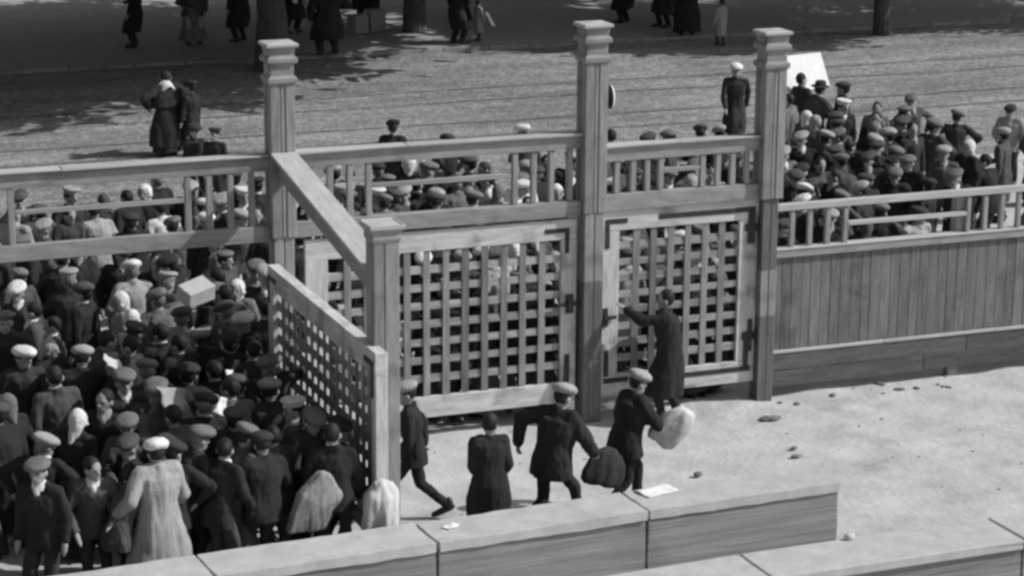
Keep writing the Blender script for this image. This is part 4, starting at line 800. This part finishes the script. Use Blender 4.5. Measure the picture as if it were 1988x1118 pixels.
person(FIG['f'][1], 1.36, 11.65, -40, 1.66, 'black', 'black', 'black', 0, 'person in dark cap standing apart behind the long railing', G2)
fw_ = figure('white_cap_walker', lean=.06, hat='flat', coat='coat', feet=((-.06, .34), (.06, -.32)), lift=(0, .05), hip=.86, hands=((-.22, -.12, .85), (.22, .28, .86)), seed=44)
person(fw_, 9.62, 15.2, 160, 1.74, 'charcoal', 'white', 'black', -.03, 'person in white cap and long dark coat striding on the road between the posts', G2)
hp = empty('enamel_plate', (.16, -.02, 4.03), 0)
mb = MB(); mb.loft([((.025, 0, 0), (0, .07, 0), (0, 0, .10)), ((.05, 0, .0), (0, .11, 0), (0, 0, .14)), ((.06, 0, 0), (0, .12, 0), (0, 0, .15))], 20); mb.build('plate_back', M['iron'], hp, .003)
mb = MB(); mb.loft([((.0605, 0, 0), (0, .12, 0), (0, 0, .15)), ((.08, 0, 0), (0, .115, 0), (0, 0, .145)), ((.085, 0, 0), (0, .08, 0), (0, 0, .10))], 20); mb.build('plate_rim', M['paper'], hp, .003)
mb = MB(); mb.box(-.03, .03, -.02, .02, -.02, .02); mb.build('bracket', M['iron'], hp, .003)
tag(hp, 'round white-rimmed plate fixed high on the right side of the middle gate post', 'plate')
person(fk, -.52, 18.0, 30, 1.42, 'black', 'black', 'black', -.03, 'smaller dark person close at the right of the wide dark shawl', G2)
person(FIG['b'][0], 10.15, 13.55, -70, 1.74, 'charcoal', 'black', 'black', -.03, 'dark bare-headed person half hidden by the right gate post, beside the white board', G2)
mb = MB(); mb.box(-.52, .52, -.012, .012, -.36, .36, .004); o = mb.build('white_board', M['paper'], None, .004); o.location = (10.38, 13.9, 1.66); o.rotation_euler = (-.5, -.02, .12); tag(o, 'large blank white board carried above the crowd at the right gate post', 'board')
# ---- people on the far pavement, their heads above the picture
G3 = 'people on the far pavement'
for i, (x, y, f, t, k, h, tp, bt, lab) in enumerate([
    (1.45, 31.6, 60, 'f', 2, 1.7, 'black', 'black', 'dark person farthest left on the far pavement'),
    (2.87, 31.6, 180, 's', 1, 1.6, 'dark_grey', 'grey', 'person in grey skirt on the far pavement, second from left'),
    (4.1, 31.6, 30, 'f', 2, 1.7, 'black', 'black', 'dark long-coated person left of the left gate post top'),
    (5.75, 32.8, 190, 'f', 2, 1.7, 'black', 'black', 'dark person with a white paper beside the left gate post top'),
    (5.5, 28.75, 0, 'f', 2, 1.76, 'black', 'black', 'large dark long-coated person standing at the kerb, upper left'),
    (9.05, 29.5, -80, 'b', 1, 1.7, 'black', 'black', 'dark trousered person strolling beside a child in the sunlit patch'),
    (14.6, 31.6, 30, 'f', 5, 1.72, 'black', 'black', 'dark person left of the pale child on the far pavement'),
    (15.3, 30.6, 100, 'f', 5, 1.72, 'charcoal', 'black', 'dark person behind the pale child, facing left'),
    (15.15, 28.95, -20, 's', 0, 1.62, 'black', 'black', 'dark shawled person right beside the pale child at the kerb'),
    (16.6, 32.6, 90, 'f', 2, 1.7, 'black', 'black', 'dark person right behind the pale child, farther back'),
    (10.9, 33.4, 60, 'b', 0, 1.7, 'black', 'black', 'dark person at the top edge, right of the sunlit patch'),
    (8.0, 33.6, -30, 'f', 5, 1.7, 'black', 'black', 'dark person behind the tree with the parcels at its foot')]):
    o = person(FIG[t][k], x, y, f, h, tp, 'grey', bt, .05, lab, G3); o.scale.x *= 1.45 if 'large' not in lab else 1.7; o.scale.y *= 1.25
kid = figure('small_child', child=True, hat='bare', coat='coat', bottom='trousers', feet=((-.07, .12), (.07, -.1)), seed=45, hair=HAIR)
person(kid, 9.72, 29.75, -70, 1.02, 'pale_grey', 'white', 'charcoal', .05, 'small child in pale coat walking in the sunlit patch', G3)
person(kid, 15.45, 27.6, 10, 1.15, 'pale_grey', 'white', 'charcoal', -.03, 'small child in a pale coat standing on the road edge, upper right', G3)
sheet('white_cloth', (10.0, 29.6, .62), .16, .42, (.9, .2, .6), M['paper'], 'white cloth carried by the child in the sunlit patch', 'cloth', .05, 14, .012, 8)
sheet('paper_sheet', (5.78, 32.5, 1.0), .16, .36, (1.2, .3, .3), M['paper'], 'white paper held by a dark person on the far pavement', 'paper', .03, 13, n=8)
carton((7.35, 32.2, .05), (.42, .4, .46), (0, 0, .3), M['bagcloth'], 'grey parcel on the far pavement, left one of a pair')
carton((7.85, 32.3, .05), (.42, .4, .56), (0, 0, .1), M['bagcloth'], 'grey parcel on the far pavement, taller right one of a pair')
